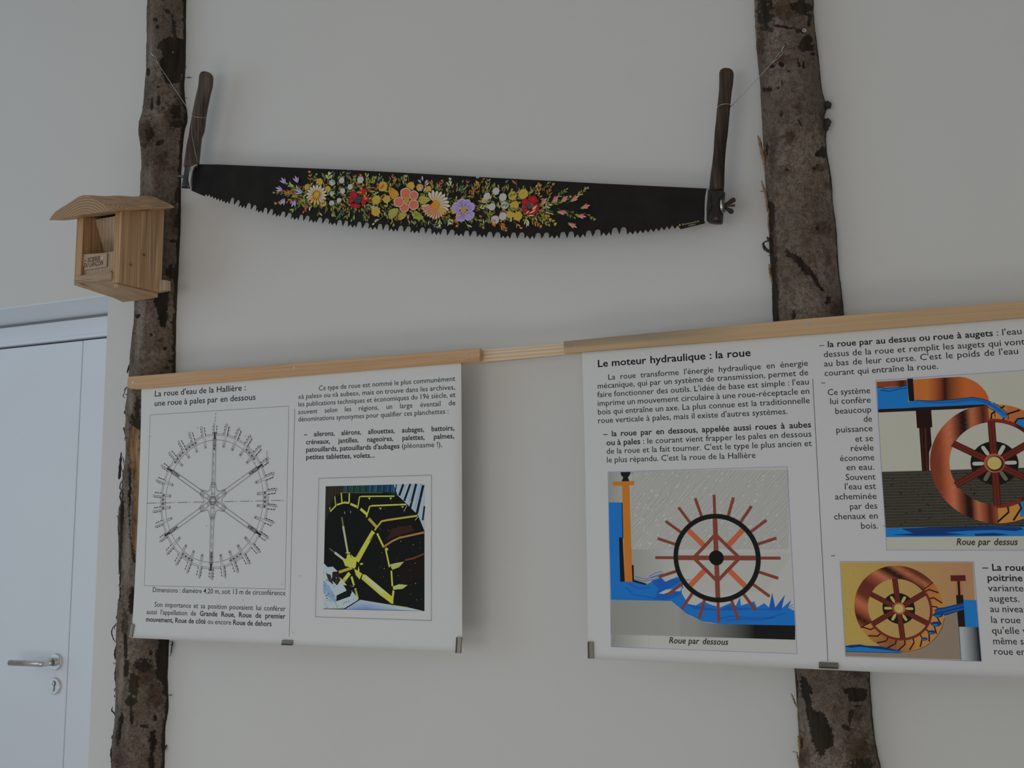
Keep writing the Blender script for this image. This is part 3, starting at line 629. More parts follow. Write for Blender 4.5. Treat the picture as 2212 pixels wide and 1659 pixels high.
# --- lettering: words of the built-in font turned into flat meshes
_wcache = {}
def word_mesh(wd_, bold, ital):
    k = (wd_, bold, ital)
    if k in _wcache: return _wcache[k]
    c = bpy.data.curves.new('lettering', 'FONT'); c.body = wd_; c.size = 1; c.resolution_u = 2
    c.offset = 0.016 if bold == 1 else (0.008 if bold == 2 else 0.003)
    if ital: c.shear = 0.22
    o = bpy.data.objects.new('lettering', c)
    me = bpy.data.meshes.new_from_object(o)
    V = np.zeros(len(me.vertices) * 3); me.vertices.foreach_get('co', V); V = V.reshape(-1, 3)[:, :2]
    F = [tuple(p.vertices) for p in me.polygons]
    wdt = float(V[:, 0].max()) + 0.06 if len(V) else 0.3
    bpy.data.objects.remove(o); bpy.data.curves.remove(c); bpy.data.meshes.remove(me)
    _wcache[k] = (V, F, wdt); return _wcache[k]
def text_line(pr, s, p0, p1, em, bold=0, ital=0, color=(.03, .03, .032), k=0.0, grow=1.0):
    """one line of type from baseline start p0 to baseline end p1 (zoom pixels); *...* toggles bold"""
    a = Vector(pr.w(p0)); b = Vector(pr.w(p1)); L = (b - a).length; d = (b - a).normalized(); nrm = Vector((-d.y, d.x))
    words = []; cur = bold
    for t in s.split(' '):
        if t.startswith('*'): cur = 1; t = t[1:]
        end = t.endswith('*') or t.endswith('*,')
        t2 = t.replace('*', '')
        words.append(word_mesh(t2, cur, ital))
        if end: cur = 0
    tot = sum(w[2] for w in words) * em; n = len(words)
    k = k or 0.0
    h = L / (tot + (n - 1) * 0.24 * em) if not k else min(k, L / (tot + (n - 1) * 0.15 * em))
    gap = (L - tot * h) / (n - 1) if n > 1 else 0
    x = 0
    for V, F, wdt in words:
        P = [tuple(a + d * (x + v[0] * em * h) + nrm * (v[1] * em)) for v in V]
        pr.add(P, F, [color] * len(P), 0)
        x += wdt * em * h + gap

def sheet(name, x0, x1, z0, z1, label, curl_l, curl_r, parent_label=None):
    """poster sheet: flat under the print, its margins curling slightly"""
    root = thing(name, label, 'poster', ((x0 + x1) / 2, YS, z0))
    nx, nz = 60, 40; V = []; F = []
    for j in range(nz + 1):
        for i in range(nx + 1):
            u, v = i / nx, j / nz
            # denser columns near the side margins
            uu = 0.5 - 0.5 * math.cos(math.pi * u)
            x = x0 + (x1 - x0) * uu; z = z0 + (z1 - z0) * v; y = YS
            dl = max(0, 0.028 - (x - x0)) / 0.028; dr = max(0, 0.028 - (x1 - x)) / 0.028
            env = math.sin(math.pi * min(1, (1 - v) * 1.02)) ** 0.7 if v < 1 else 0
            y += 0.010 * (curl_l * dl ** 2 + curl_r * dr ** 2) * env
            x += 0.003 * (curl_l * dl ** 2 - curl_r * dr ** 2) * env
            V.append((x, y, z))
    for j in range(nz):
        for i in range(nx):
            a = j * (nx + 1) + i; F.append((a, a + 1, a + nx + 2, a + nx + 1))
    me = mesh('paper_sheet', V, F)
    o = new_obj('paper_sheet', me, M_paper, root, True)
    so = o.modifiers.new('thickness', 'SOLIDIFY'); so.thickness = 0.0004; so.offset = -1
    return root

# ===== left poster
xa = U(305, 838, YS)[0]; xb = U(997, 1410, YS)[0]; zb = U(640, 1394.3, YS)[2]; zt = U(640, 805, YS)[2]
P1 = sheet('poster', -2.083, -1.077, 1.1675, 1.868, 'left poster with a line drawing of a paddle wheel and a mill photograph', 0.5, 0.8)
INK = (0.028, 0.028, 0.031); THIN = (0.085, 0.085, 0.09)
t1 = Print('printed_title', YS, 0.0002)
t1.view(280, 740, 5.184)
text_line(t1, "La roue d'eau de la Hallière :", (277, 605), (1305, 535), 0.0236, 2)
text_line(t1, "une roue à pales par en dessous", (275, 712), (1415, 640), 0.0236, 2)
t1.build(M_print, P1)
t1 = Print('printed_paragraph', YS, 0.0002)
t1.view(620, 770, 5.027)
e1 = 0.0182; k1 = 1.03
text_line(t1, "Ce type de roue est nommé le plus communément", (342, 370), (1830, 265), e1)
text_line(t1, "«*à pales*» ou «*à aubes*», mais on trouve dans les archives,", (120, 462), (1828, 358), e1)
text_line(t1, "les publications techniques et économiques du 19è siècle, et", (120, 545), (1832, 440), e1)
text_line(t1, "souvent selon les régions, un large éventail de", (120, 628), (1830, 528), e1, k=k1)
text_line(t1, "dénominations synonymes pour qualifier ces planchettes :", (120, 708), (1757, 620), e1)
t1.build(M_print, P1)
t1 = Print('printed_list', YS, 0.0002)
t1.view(620, 770, 5.027)
text_line(t1, "– ailerons, alérons, allouettes, aubages, battoirs,", (185, 872), (1820, 802), e1, 1, k=k1)
text_line(t1, "créneaux, jantilles, nageoires, palettes, palmes,", (205, 955), (1818, 888), e1, 1, k=k1)
text_line(t1, "*patouillards, patouillards d'aubages* (pléonasme !),", (205, 1037), (1688, 980), e1)
text_line(t1, "petites tablettes, volets...", (205, 1118), (955, 1098), e1, 1)
t1.build(M_print, P1)
t1 = Print('printed_caption', YS, 0.0002)
t1.view(270, 1240, 5.672)
text_line(t1, "Dimensions : diamètre 4,20 m, soit 13 m de circonférence", (335, 220), (1968, 262), e1 * 1.03)
t1.build(M_print, P1)
t1 = Print('printed_paragraph', YS, 0.0002)
t1.view(270, 1240, 5.672)
text_line(t1, "Son importance et sa position pouvaient lui conférer", (360, 400), (1972, 455), e1 * 1.03, k=k1)
text_line(t1, "aussi l'appellation de *Grande Roue, Roue de premier*", (263, 490), (1970, 548), e1 * 1.03, k=k1)
text_line(t1, "*mouvement, Roue de côté* ou encore *Roue de dehors*", (255, 582), (1800, 640), e1 * 1.03)
t1.build(M_print, P1)

g1 = Print('printed_wheel_drawing', YS, 0.0002, 0.000004)
g1.view(0, 0, 1)
for pts in [[(324.6, 896.2), (624, 877.2), (616, 1272.7), (311.9, 1265)]]:
    g1.line(pts, 0.9, THIN, closed=True)
g1.line([(636.8, 883), (624.8, 1375)], 0.9, THIN)
WC = g1.w((460.5, 1082)); top = g1.w((465, 915)); bot = g1.w((457, 1252))
RO = (top[1] - bot[1]) / 2; WC = (WC[0], (top[1] + bot[1]) / 2)
u_ = RO / 665.0; LW = 0.00095
def circ(pr, c, r, wd_, colr, n=120): pr.linew([(c[0] + r * math.cos(2 * math.pi * i / n), c[1] + r * math.sin(2 * math.pi * i / n)) for i in range(n)], wd_, colr, closed=True)
DI = (0.05, 0.05, 0.055)
circ(g1, WC, 575 * u_, LW, DI); circ(g1, WC, 562 * u_, LW * .8, DI); circ(g1, WC, 522 * u_, LW, DI)
def rot(c, ang, pts):
    a = math.radians(ang); ca, sa = math.cos(a), math.sin(a)
    return [(c[0] + (x * ca - y * sa) * u_, c[1] + (x * sa + y * ca) * u_) for x, y in pts]
for k in range(30):                                        # the paddles
    ang = 90 + 12 * k
    g1.polyw(rot(WC, ang, [(560, 20), (665, 20), (665, 8), (560, 8)]), (0.83, 0.835, 0.835)); g1.linew(rot(WC, ang, [(560, 20), (668, 20), (668, 9), (560, 9)]), LW, DI, closed=True)
    g1.polyw(rot(WC, ang, [(560, 8), (650, 8), (650, -14), (560, -14)]), (0.83, 0.835, 0.835)); g1.linew(rot(WC, ang, [(560, 8), (652, 8), (648, -14), (560, -14)]), LW, DI, closed=True)
    g1.linew(rot(WC, ang, [(462, 9), (498, 9), (498, -9), (462, -9)]), LW, DI, closed=True)
    g1.linew(rot(WC, ang, [(500, 9), (520, 9)]), LW * .8, DI); g1.linew(rot(WC, ang, [(530, 9), (550, 9)]), LW * .8, DI)
    g1.linew(rot(WC, ang, [(500, -9), (520, -9)]), LW * .8, DI); g1.linew(rot(WC, ang, [(530, -9), (550, -9)]), LW * .8, DI)
    for r_ in (585, 615, 640):
        for q_ in (24, -18): g1.polyw(rot(WC, ang, [(r_ - 5, q_ - 4), (r_ + 5, q_ - 4), (r_ + 5, q_ + 4), (r_ - 5, q_ + 4)]), DI)
    g1.polyw(rot(WC, ang, [(470, -4), (480, -4), (480, 4), (470, 4)]), DI)
for k in range(6):                                         # spokes, their ferrules and fish plates
    ang = 90 + 60 * k + (0 if k % 3 == 0 else (4 if k in (2, 5) else -4)) * 0
    g1.linew(rot(WC, ang, [(110, 17), (540, 15)]), LW, DI); g1.linew(rot(WC, ang, [(110, -17), (540, -15)]), LW, DI)
    g1.linew(rot(WC, ang, [(40, 17), (110, 17)]), LW, DI); g1.linew(rot(WC, ang, [(40, -17), (110, -17)]), LW, DI)
    g1.linew(rot(WC, ang, [(140, 24), (152, 24), (152, -24), (140, -24)]), LW, DI, closed=True)
    g1.linew(rot(WC, ang, [(430, 6), (536, 6), (536, -6), (430, -6)]), LW, DI, closed=True)
    for r_ in (60, 118): g1.linew(rot(WC, ang, [(r_ - 7, 7), (r_ + 7, 7), (r_ + 7, -7), (r_ - 7, -7)]), LW, DI, closed=True)
    g1.polyw(rot(WC, ang, [(530, 9), (575, 7), (590, 12), (590, -12), (575, -7), (530, -9)]), DI)
    g1.polyw(rot(WC, ang, [(440, 4), (452, 4), (452, -4), (440, -4)]), DI)
    g1.linew(rot(WC, ang, [(140, -24)]) + [rot(WC, ang, [(98 * math.cos(math.radians(t)), -98 * math.sin(math.radians(t)))])[0] for t in (24, 32, 38)] + rot(WC, ang - 60, [(140, 24)]), LW, DI)
for a0 in (45, 118, 180, 242, 298, 0, 135):                # joint plates on the rim
    for r_ in (536, 552): g1.linew([(WC[0] + r_ * u_ * math.cos(math.radians(a0 + t)), WC[1] + r_ * u_ * math.sin(math.radians(a0 + t))) for t in range(-7, 8, 2)], LW * .8, DI)
    for t in (-6, -2, 2, 6): g1.polyw([(WC[0] + r_ * u_ * math.cos(math.radians(a0 + t + dt)), WC[1] + r_ * u_ * math.sin(math.radians(a0 + t + dt))) for r_, dt in ((539, -.7), (549, -.7), (549, .7), (539, .7))], DI)
for r_, w_ in ((37, LW * 1.5), (30, LW), (20, LW)): circ(g1, WC, r_ * u_, w_, DI, 40)
def dash(pr, a, b, n):
    for i in range(n):
        for f0, f1 in ((0, .62), (.72, .80)) :
            s0 = (i + f0) / n; s1 = (i + f1) / n
            pr.line([(a[0] + (b[0] - a[0]) * s0, a[1] + (b[1] - a[1]) * s0), (a[0] + (b[0] - a[0]) * s1, a[1] + (b[1] - a[1]) * s1)], 0.8, DI, 0)
dash(g1, (318, 1087), (620, 1081), 9); dash(g1, (467, 892), (465, 915), 3); dash(g1, (463, 960), (461, 1050), 5); dash(g1, (459, 1115), (457, 1210), 5); dash(g1, (456, 1236), (456, 1252), 2)
g1.line([(578, 974), (577, 1002)], 0.8, DI)
for p in [(428, 924), (531, 942), (326, 943), (649, 1244), (610, 1262), (634, 1366), (526, 1296), (553, 1000), (447, 1136)]:
    g1.disc(g1.w(p), 0.0011, (0.2, 0.12, 0.09) if p[0] > 600 or p[1] > 1290 else DI, 8)
g1.line([(689.6, 1033.5), (932.7, 1026.5), (932.4, 1340.4), (682.3, 1332.3)], 0.9, THIN, closed=True)
g1.build(M_print, P1)

# the mill photograph printed on the left poster
K = 0.41
ph = Print('printed_photograph', YS, 0.0002, 0.000006)
ph.view(660, 1010, 3.95)
def C(*a): return col(*a)
YL, YM, BK = C(158, 160, 62), C(118, 118, 42), C(17, 18, 17)
ph.poly([(172, 160), (1015, 138), (1015, 1225), (150, 1207), (160, 700)], BK)
rs = random.Random(3)
ph.poly([(174, 162), (330, 157), (330, 215), (300, 215), (240, 245), (205, 380), (168, 470)], C(36, 33, 27))
for i in range(6): ph.line([(180 + i * 26, 165), (176 + i * 26, 330 - i * 22)], 4, C(58, 50, 38))
ph.poly([(330, 157), (760, 145), (800, 245), (690, 213), (330, 213)], C(22, 38, 40))
for i in range(26):
    x = 332 + i * 17; c_ = (C(42, 84, 78), C(60, 92, 70), C(28, 58, 62))[i % 3] if x < 520 else (C(36, 82, 122), C(50, 104, 140), C(24, 54, 92))[i % 3]
    ph.line([(x, 157 - (x - 330) * .028), (x - 4, 205 + rs.random() * 8)], 5 + 5 * rs.random(), c_)
ph.poly([(755, 144), (1015, 138), (1015, 540), (960, 405), (870, 315), (785, 235)], C(160, 176, 190))
for a, b, w in [((835, 142), (800, 240), 22), ((895, 140), (842, 285), 20), ((945, 139), (893, 345), 22), ((1005, 150), (950, 395), 24), ((1015, 330), (1000, 450), 16), ((775, 143), (770, 190), 10)]:
    ph.line([a, b], w, C(18, 22, 26))
for a, b, w in [((860, 142), (822, 255), 5), ((925, 140), (880, 300), 6), ((985, 140), (935, 350), 6)]: ph.line([a, b], w, C(105, 150, 195))
ph.poly([(640, 480), (700, 440), (940, 412), (1010, 545), (760, 610), (700, 640)], C(20, 17, 15))
ph.poly([(740, 520), (900, 490), (930, 540), (760, 590), (690, 620)], C(46, 27, 24))
ph.poly([(800, 840), (1014, 750), (1014, 930), (880, 980), (800, 960)], C(24, 17, 15))
for pts, w, c_ in [([(250, 246), (258, 325)], 14, C(118, 124, 66)), ([(305, 214), (312, 305)], 12, YL), ([(303, 216), (365, 214)], 4, YM), ([(375, 216), (372, 305)], 13, YL), ([(380, 215), (660, 215)], 5, C(84, 78, 40)),
                   ([(208, 340), (212, 375), (262, 322)], 13, YL), ([(268, 318), (325, 300)], 14, YL), ([(325, 298), (370, 302)], 16, YL), ([(385, 310), (440, 335)], 20, YL), ([(470, 352), (525, 400)], 24, YL), ([(540, 435), (605, 505)], 26, C(140, 132, 58)), ([(612, 562), (668, 680)], 18, YL),
                   ([(445, 350), (462, 250), (480, 246), (760, 244)], 11, YL), ([(520, 425), (548, 332), (570, 326), (862, 314)], 13, YL), ([(590, 535), (650, 458), (700, 448), (955, 411)], 16, C(150, 138, 62)), ([(665, 678), (740, 628), (800, 600), (1014, 553)], 16, C(140, 104, 60)),
                   ([(850, 790), (920, 775), (1014, 735)], 14, C(92, 52, 36)), ([(685, 700), (718, 850)], 15, YL), ([(733, 880), (742, 1012)], 16, YL), ([(752, 1048), (738, 1160)], 20, YL), ([(680, 690), (705, 700)], 20, YL),
                   ([(205, 690), (250, 725)], 12, C(66, 84, 60)), ([(250, 725), (335, 790)], 20, C(150, 156, 140)), ([(310, 422), (325, 510)], 14, C(96, 96, 58)), ([(322, 500), (362, 725)], 20, C(150, 154, 142)), ([(330, 500), (368, 725)], 6, C(112, 110, 66)),
                   ([(440, 800), (580, 545)], 40, YL), ([(430, 770), (560, 550)], 6, C(188, 186, 96)), ([(548, 625), (585, 570)], 6, BK), ([(345, 728), (382, 728)], 10, YL)]:
    ph.line(pts, w, c_)
ph.poly([(490, 910), (515, 915), (745, 1105), (752, 1160), (725, 1165), (478, 950)], YL); ph.poly([(490, 925), (520, 925), (700, 1075), (640, 1065)], C(176, 178, 150)); ph.line([(640, 1095), (735, 1165)], 8, BK)
ph.poly([(320, 790), (350, 775), (358, 738), (378, 738), (395, 775), (388, 740), (415, 765), (442, 762), (430, 850), (415, 862), (400, 855), (340, 840)], YL)
ph.poly([(415, 862), (445, 880), (455, 840), (462, 890), (485, 905), (462, 955), (430, 915)], YL); ph.line([(285, 893), (400, 855)], 24, C(150, 134, 54)); ph.line([(325, 968), (378, 900)], 34, YL); ph.poly([(300, 940), (355, 1005), (320, 1000), (272, 955)], C(172, 170, 130))
ph.line([(393, 930), (415, 1005)], 20, YL); ph.line([(425, 1030), (447, 1115)], 20, C(140, 142, 66)); ph.poly([(465, 820), (482, 812), (495, 825), (470, 832)], YL)
for p in [(368, 805), (405, 835), (428, 800), (385, 848), (355, 928), (455, 925), (370, 760)]: ph.disc(ph.w(p), 0.0018, C(210, 210, 150), 8)
ph.poly([(720, 828), (770, 815), (842, 803), (800, 850), (742, 872)], C(146, 150, 84)); ph.poly([(745, 1015), (800, 995), (872, 1002), (830, 1035), (750, 1042)], C(150, 156, 96)); ph.poly([(722, 828), (842, 803), (800, 818)], C(176, 178, 150))
ph.poly([(152, 810), (190, 850), (235, 845), (275, 885), (285, 960), (330, 1010), (352, 1050), (268, 1092), (262, 1140), (380, 1100), (400, 1055), (455, 1120), (440, 1135), (330, 1203), (150, 1203)], C(150, 162, 166))
ph.poly([(232, 890), (285, 885), (300, 960), (270, 1005), (225, 960)], C(30, 26, 26)); ph.poly([(175, 900), (215, 915), (240, 1000), (200, 970)], C(40, 44, 46))
ph.poly([(152, 960), (205, 1010), (255, 1100), (262, 1160), (190, 1100), (152, 1060)], C(120, 148, 178))
for i in range(230):
    x = 155 + rs.random() * 290; y = 860 + rs.random() * 340
    if y > 850 + (x - 150) * .55 and not (265 < x < 380 and 1020 < y < 1135) :
        r_ = 1.5 + rs.random() * 5
        ph.poly([(x - r_, y), (x, y - r_ * .7), (x + r_, y + r_ * .3), (x + r_ * .2, y + r_)], rs.choice([C(40, 44, 40), C(66, 74, 56), C(88, 96, 84), C(176, 184, 186), C(90, 98, 48), C(196, 200, 190)]), adv=0)
ph.n += 1
ph.poly([(265, 1092), (352, 1050), (385, 1098), (268, 1140)], C(20, 20, 20))
def snow(u, v): 
    t = v * (1 - abs(2 * u - .7) * .6); return tuple(a * (1 - t) + b * t for a, b in zip(C(176, 190, 198), C(92, 124, 184)))
ph.quad_grad((468, 1128), (735, 1172), (800, 1216), (340, 1208), snow, 16, 5)
ph.poly([(735, 1172), (870, 1192), (1008, 1224), (800, 1216)], C(160, 182, 186)); ph.poly([(750, 1172), (880, 1192), (870, 1196), (745, 1178)], C(140, 144, 84))
for i in range(46):
    x = 600 + rs.random() * 400; y = 260 + rs.random() * 880
    if x > 560 + abs(y - 700) * .2: ph.disc(ph.w((x, y)), 0.0005 + rs.random() * .0008, rs.choice([C(130, 128, 70), C(90, 74, 44), C(150, 130, 60)]), 6, 0)
for x, y in [(545, 262), (728, 262), (640, 348), (828, 334)]: ph.poly([(x - 12, y - 4), (x + 14, y - 5), (x + 4, y + 4), (x + 2, y + 14), (x - 4, y + 4)], C(166, 168, 120))
for pts in [[(895, 270), (900, 300)], [(935, 450), (962, 420)], [(840, 375), (866, 325)], [(335, 375), (337, 395)], [(385, 370), (387, 388)]]: ph.line(pts, 5, C(150, 166, 178))
for i in range(8): ph.line([(560 - i * 3, 720 + i * 22), (640 + i * 6, 850 + i * 14)], 1.2, C(26, 36, 36))
ph.build(M_print, P1)
K = 0.365

# ===== right poster
P2 = sheet('poster', -0.765, 0.245, 1.1665, 1.868, 'right-hand poster showing three coloured water wheel pictures', 0.3, 0.6)
t2 = Print('printed_title', YS, 0.0002)
t2.view(1250, 740, 4.096)
e2 = 0.0186; k2 = 1.06
text_line(t2, "Le moteur hydraulique : la roue", (165, 217), (1530, 118), 0.0236, 1, color=(.02, .02, .022))
t2.build(M_print, P2)
t2 = Print('printed_paragraph', YS, 0.0002)
t2.view(1250, 740, 4.096)
text_line(t2, "La roue transforme l'énergie hydraulique en énergie", (258, 330), (2035, 205), e2, k=k2)
text_line(t2, "mécanique, qui par un système de transmission, permet de", (165, 408), (2037, 288), e2, k=k2)
text_line(t2, "faire fonctionner des outils. L'idée de base est simple : l'eau", (165, 485), (2042, 370), e2, k=k2)
text_line(t2, "imprime un mouvement circulaire à une roue-réceptacle en", (165, 562), (2047, 452), e2, k=k2)
text_line(t2, "bois qui entraîne un axe. La plus connue est la traditionnelle", (167, 638), (2050, 535), e2)
text_line(t2, "roue verticale à pales, mais il existe d'autres systèmes.", (168, 714), (1853, 632), e2)
t2.build(M_print, P2)
t2 = Print('printed_paragraph', YS, 0.0002)
t2.view(1250, 740, 4.096)
text_line(t2, "– la roue par en dessous, appelée aussi roues à aubes", (218, 833), (2062, 750), e2, 1, k=k2)
text_line(t2, "*ou à pales* : le courant vient frapper les pales en dessous", (245, 910), (2065, 832), e2)
text_line(t2, "de la roue et la fait tourner. C'est le type le plus ancien et", (245, 985), (2068, 915), e2)
text_line(t2, "le plus répandu. C'est la roue de la Hallière", (247, 1062), (1570, 1020), e2)
t2.build(M_print, P2)
t2 = Print('printed_paragraph', YS, 0.0002)
t2.view(1740, 640, 4.686)
text_line(t2, "– *la roue par au dessus ou roue à augets* : l'eau", (140, 522), (2195, 382), e2)
text_line(t2, "dessus de la roue et remplit les augets qui vont", (182, 618), (2228, 488), e2, k=k2)
text_line(t2, "au bas de leur course. C'est le poids de l'eau", (187, 712), (2160, 583), e2, k=k2)
text_line(t2, "courant qui entraîne la roue.", (190, 808), (1350, 735), e2)
t2.build(M_print, P2)
t2 = Print('printed_paragraph', YS, 0.0002)
t2.view(1750, 800, 3.95)
for s_, a_, b_ in [("–", (97, 128), (133, 126)), ("Ce système", (147, 213), (518, 195)), ("lui confère", (167, 290), (523, 275)), ("beaucoup", (212, 373), (528, 357)), ("de", (455, 440), (533, 437)), ("puissance", (220, 533), (538, 518)),
                   ("et se", (383, 610), (543, 602)), ("révèle", (343, 690), (548, 683)), ("économe", (253, 776), (553, 766)), ("en eau.", (308, 853), (553, 848)), ("Souvent", (302, 938), (563, 932)), ("l'eau est", (293, 1018), (568, 1012)),
                   ("acheminée", (212, 1103), (573, 1097)), ("par des", (337, 1187), (578, 1180)), ("chenaux en", (203, 1273), (583, 1265)), ("bois.", (432, 1352), (585, 1350))]:
    text_line(t2, s_, a_, b_, e2)
t2.build(M_print, P2)
t2 = Print('printed_dash', YS, 0.0002); t2.view(1750, 800, 3.95)
text_line(t2, "–", (180, 1602), (217, 1602), e2)
t2.build(M_print, P2)
t2 = Print('printed_paragraph', YS, 0.0002)
t2.view(1780, 1180, 5.12)
for s_, a_, b_, bo in [("– La roue", (1755, 268), (2245, 272), 1), ("poitrine", (1805, 382), (2205, 387), 1), ("variante", (1815, 497), (2215, 500), 0), ("augets.", (1828, 612), (2172, 616), 0), ("au niveau", (1837, 728), (2265, 732), 0),
                       ("la roue", (1845, 848), (2182, 852), 0), ("qu'elle va", (1855, 966), (2310, 972), 0), ("même si", (1868, 1083), (2238, 1088), 0), ("roue en", (1878, 1198), (2238, 1205), 0)]:
    text_line(t2, s_, a_, b_, e2, bo)
t2.build(M_print, P2)
t2 = Print('printed_rule', YS, 0.0002)
t2.view(0, 0, 1); t2.line([(1755.5, 818), (1788.5, 1428)], 1.1, THIN, 0)
t2.build(M_print, P2)

# --- picture: undershot wheel
FR = C(112, 112, 168)
def gl(u0, u1, c0, c1):
    return lambda u, v: tuple(a * (1 - min(1, max(0, (u - u0) / (u1 - u0)))) + b * min(1, max(0, (u - u0) / (u1 - u0))) for a, b in zip(c0, c1))
pa = Print('undershot_wheel_picture', YS, 0.0001, 0.000006); pa.view(1290, 990, 3.77)
CR = C(146, 146, 142)
pa.poly([(92, 114), (1545, 71), (1624, 1588), (117, 1532)], CR)
pa.quad_grad((92, 114), (285, 108), (290, 742), (100, 742), gl(0, 1, C(118, 117, 114), C(140, 140, 135)), 10, 2)
pa.quad_grad((270, 742), (640, 742), (640, 1050), (285, 1050), gl(0.1, 1, C(122, 122, 119), CR), 14, 2)
rs = random.Random(9)
for i in range(150):                                        # diagonal hatching of the wall behind the wheel
    s_ = i * 17 - 700
    x0_, y0_ = max(280, 280 + s_), 742 if s_ >= 0 else 742 + s_
    x1_ = x0_ + (y0_ - 95) * 0.84; y1_ = 95 + (x1_ < 1e9) * 0
    if x1_ > 1560: y1_ = 95 + (x1_ - 1560) / 0.84; x1_ = 1560
    if y0_ > 130 and x1_ > x0_ + 12:
        n_ = max(2, int((y0_ - y1_) / 60)); P_ = [(x0_ + (x1_ - x0_) * t / n_ + rs.uniform(-3, 3), y0_ + (y1_ - y0_) * t / n_ + rs.uniform(-3, 3)) for t in range(n_ + 1)]
        P_ = [(x, max(y, 108 - (x - 285) * .028)) for x, y in P_]
        pa.line(P_, 4.5, C(118, 118, 116), .08)
pa.n += 1
for i in range(150):
    x = rs.uniform(290, 1500); y = rs.uniform(130, 730); pa.line([(x, y), (x + 14, y - 14)], 7, C(158, 158, 154), .08)
pa.n += 1
for i in range(74):
    x = 300 + i * 14.5; y_ = 1090 if x > 700 else 950; pa.line([(x, y_), (x + (y_ - 770) * .75, 770)], 2.2, C(134, 134, 130), .08)
pa.n += 1
BL, BD = C(28, 98, 168), C(24, 72, 142)
pa.poly([(95, 360), (206, 360), (210, 990), (395, 1030), (460, 1000), (520, 965), (545, 1010), (600, 985), (650, 968), (690, 985), (700, 1050), (690, 1100), (740, 1185), (800, 1200), (860, 1165), (920, 1190), (1000, 1215), (1080, 1180), (1130, 1200), (1163, 1130), (1170, 1200), (1280, 1165), (1300, 1215), (1360, 1180), (1400, 1215), (1425, 1095), (1450, 1215), (1530, 1110), (1500, 1225), (1580, 1155), (1555, 1220), (1605, 1240), (1612, 1362), (1000, 1350), (850, 1325), (720, 1260), (605, 1162), (112, 1152)], BL)
pa.poly([(440, 1000), (520, 970), (560, 1010), (640, 975), (690, 1000), (600, 1050), (520, 1080), (700, 1090), (640, 1130), (560, 1155), (470, 1150), (500, 1060)], BD)
pa.poly([(500, 1100), (560, 1070), (660, 1060), (690, 1045), (680, 1080), (600, 1085), (540, 1105)], CR)
pa.poly([(690, 1055), (720, 1090), (730, 1120), (760, 1170), (720, 1150), (690, 1100)], CR)
pa.poly([(735, 1185), (860, 1210), (1000, 1232), (1080, 1195), (1150, 1215), (1300, 1225), (1400, 1225), (1425, 1100), (1450, 1225), (1525, 1120), (1500, 1238), (1440, 1238), (1250, 1232), (1100, 1240), (900, 1238), (780, 1225)], BD)
for a in [[(1000, 1305), (1100, 1285), (1250, 1300), (1380, 1302), (1540, 1260)], [(1050, 1320), (1200, 1310), (1330, 1318), (1450, 1295)], [(230, 1050), (300, 1110), (420, 1130), (520, 1150)], [(260, 1020), (340, 1060), (430, 1050)]]: pa.line(a, 9, BD)
for a in [[(300, 985), (380, 1000), (470, 985), (540, 930)], [(310, 965), (400, 985), (520, 940)], [(420, 965), (470, 935), (530, 920)], [(640, 965), (700, 990), (765, 990)], [(440, 975), (500, 955)], [(1540, 1230), (1600, 1215)], [(1560, 1215), (1595, 1190)]]: pa.line(a, 4, BD)
def fl(u, v):
    return gl(0.0, 0.38, C(112, 112, 108), C(122, 122, 118))(u, v) if u < .38 else gl(0.45, 0.78, C(116, 116, 112), C(20, 20, 20))(u, v)
gp = [(112, 1152), (605, 1162), (660, 1215), (720, 1260), (790, 1300), (850, 1325), (930, 1343), (1000, 1350), (1300, 1356), (1612, 1362)]
P_, Cc, F_ = [], [], []
for i in range(61):
    x = 112 + 1500 * i / 60; yt = np.interp(x, [g[0] for g in gp], [g[1] for g in gp]); yb_ = 1432 + (x - 112) * 0.0305
    for j in range(2): P_.append(pa.w((x, yt if j == 0 else yb_))); Cc.append(fl(i / 60, 0))
    if i: F_.append((2 * i - 2, 2 * i, 2 * i + 1, 2 * i - 1))
pa.add(P_, F_, Cc)
pa.quad_grad((118, 1433), (420, 1442), (424, 1545), (116, 1533), gl(0, 1, C(110, 110, 108), CR), 12, 1)
OR, BR, BR2 = C(172, 104, 38), C(104, 52, 42), C(158, 80, 54)
for pts in [[(190, 113), (272, 111), (265, 138), (250, 155), (262, 186), (200, 188), (212, 155), (195, 138)], [(178, 645), (208, 645), (225, 1005), (188, 1005)], [(282, 870), (297, 870), (300, 990), (400, 1020), (395, 1032), (288, 1005)], [(200, 360), (206, 360), (213, 650), (206, 650)]]: pa.poly(pts, C(20, 20, 22))
pa.poly([(127, 192), (300, 185), (302, 218), (127, 225)], OR); pa.poly([(203, 222), (262, 220), (286, 1004), (225, 1005)], OR)
pa.line([(272, 120), (298, 120)], 10, C(110, 110, 110))
wc = pa.w((971, 811)); kz = abs(pa.w((971, 1171))[1] - pa.w((971, 452))[1]) / 719.0
for k in range(20): pa.bar(wc, 90 + 18 * k, 345 * kz, 518 * kz, 24 * kz, BR)
for a in (45, 135, 225, 315): pa.bar(wc, a, 120 * kz, 345 * kz, 42 * kz, BR2)
for a in (0, 90, 180, 270): pa.bar(wc, a, 30 * kz, 345 * kz, 38 * kz, BR)
dv = [(wc[0] + 190 * kz * math.cos(math.radians(t)), wc[1] + 190 * kz * math.sin(math.radians(t))) for t in (0, 90, 180, 270)]
pa.linew(dv, 38 * kz, BR, closed=True)
pa.ring(wc, 322 * kz, 361 * kz, C(20, 20, 21)); pa.disc(wc, 61 * kz, C(16, 16, 17))
pa.line([(88, 111), (1547, 68), (1628, 1592), (114, 1535)], 3.6, FR, closed=True)
text_line(pa, "Roue par dessous", (582, 1505), (1073, 1520), e2, 2, 1)
pa.build(M_print, P2)

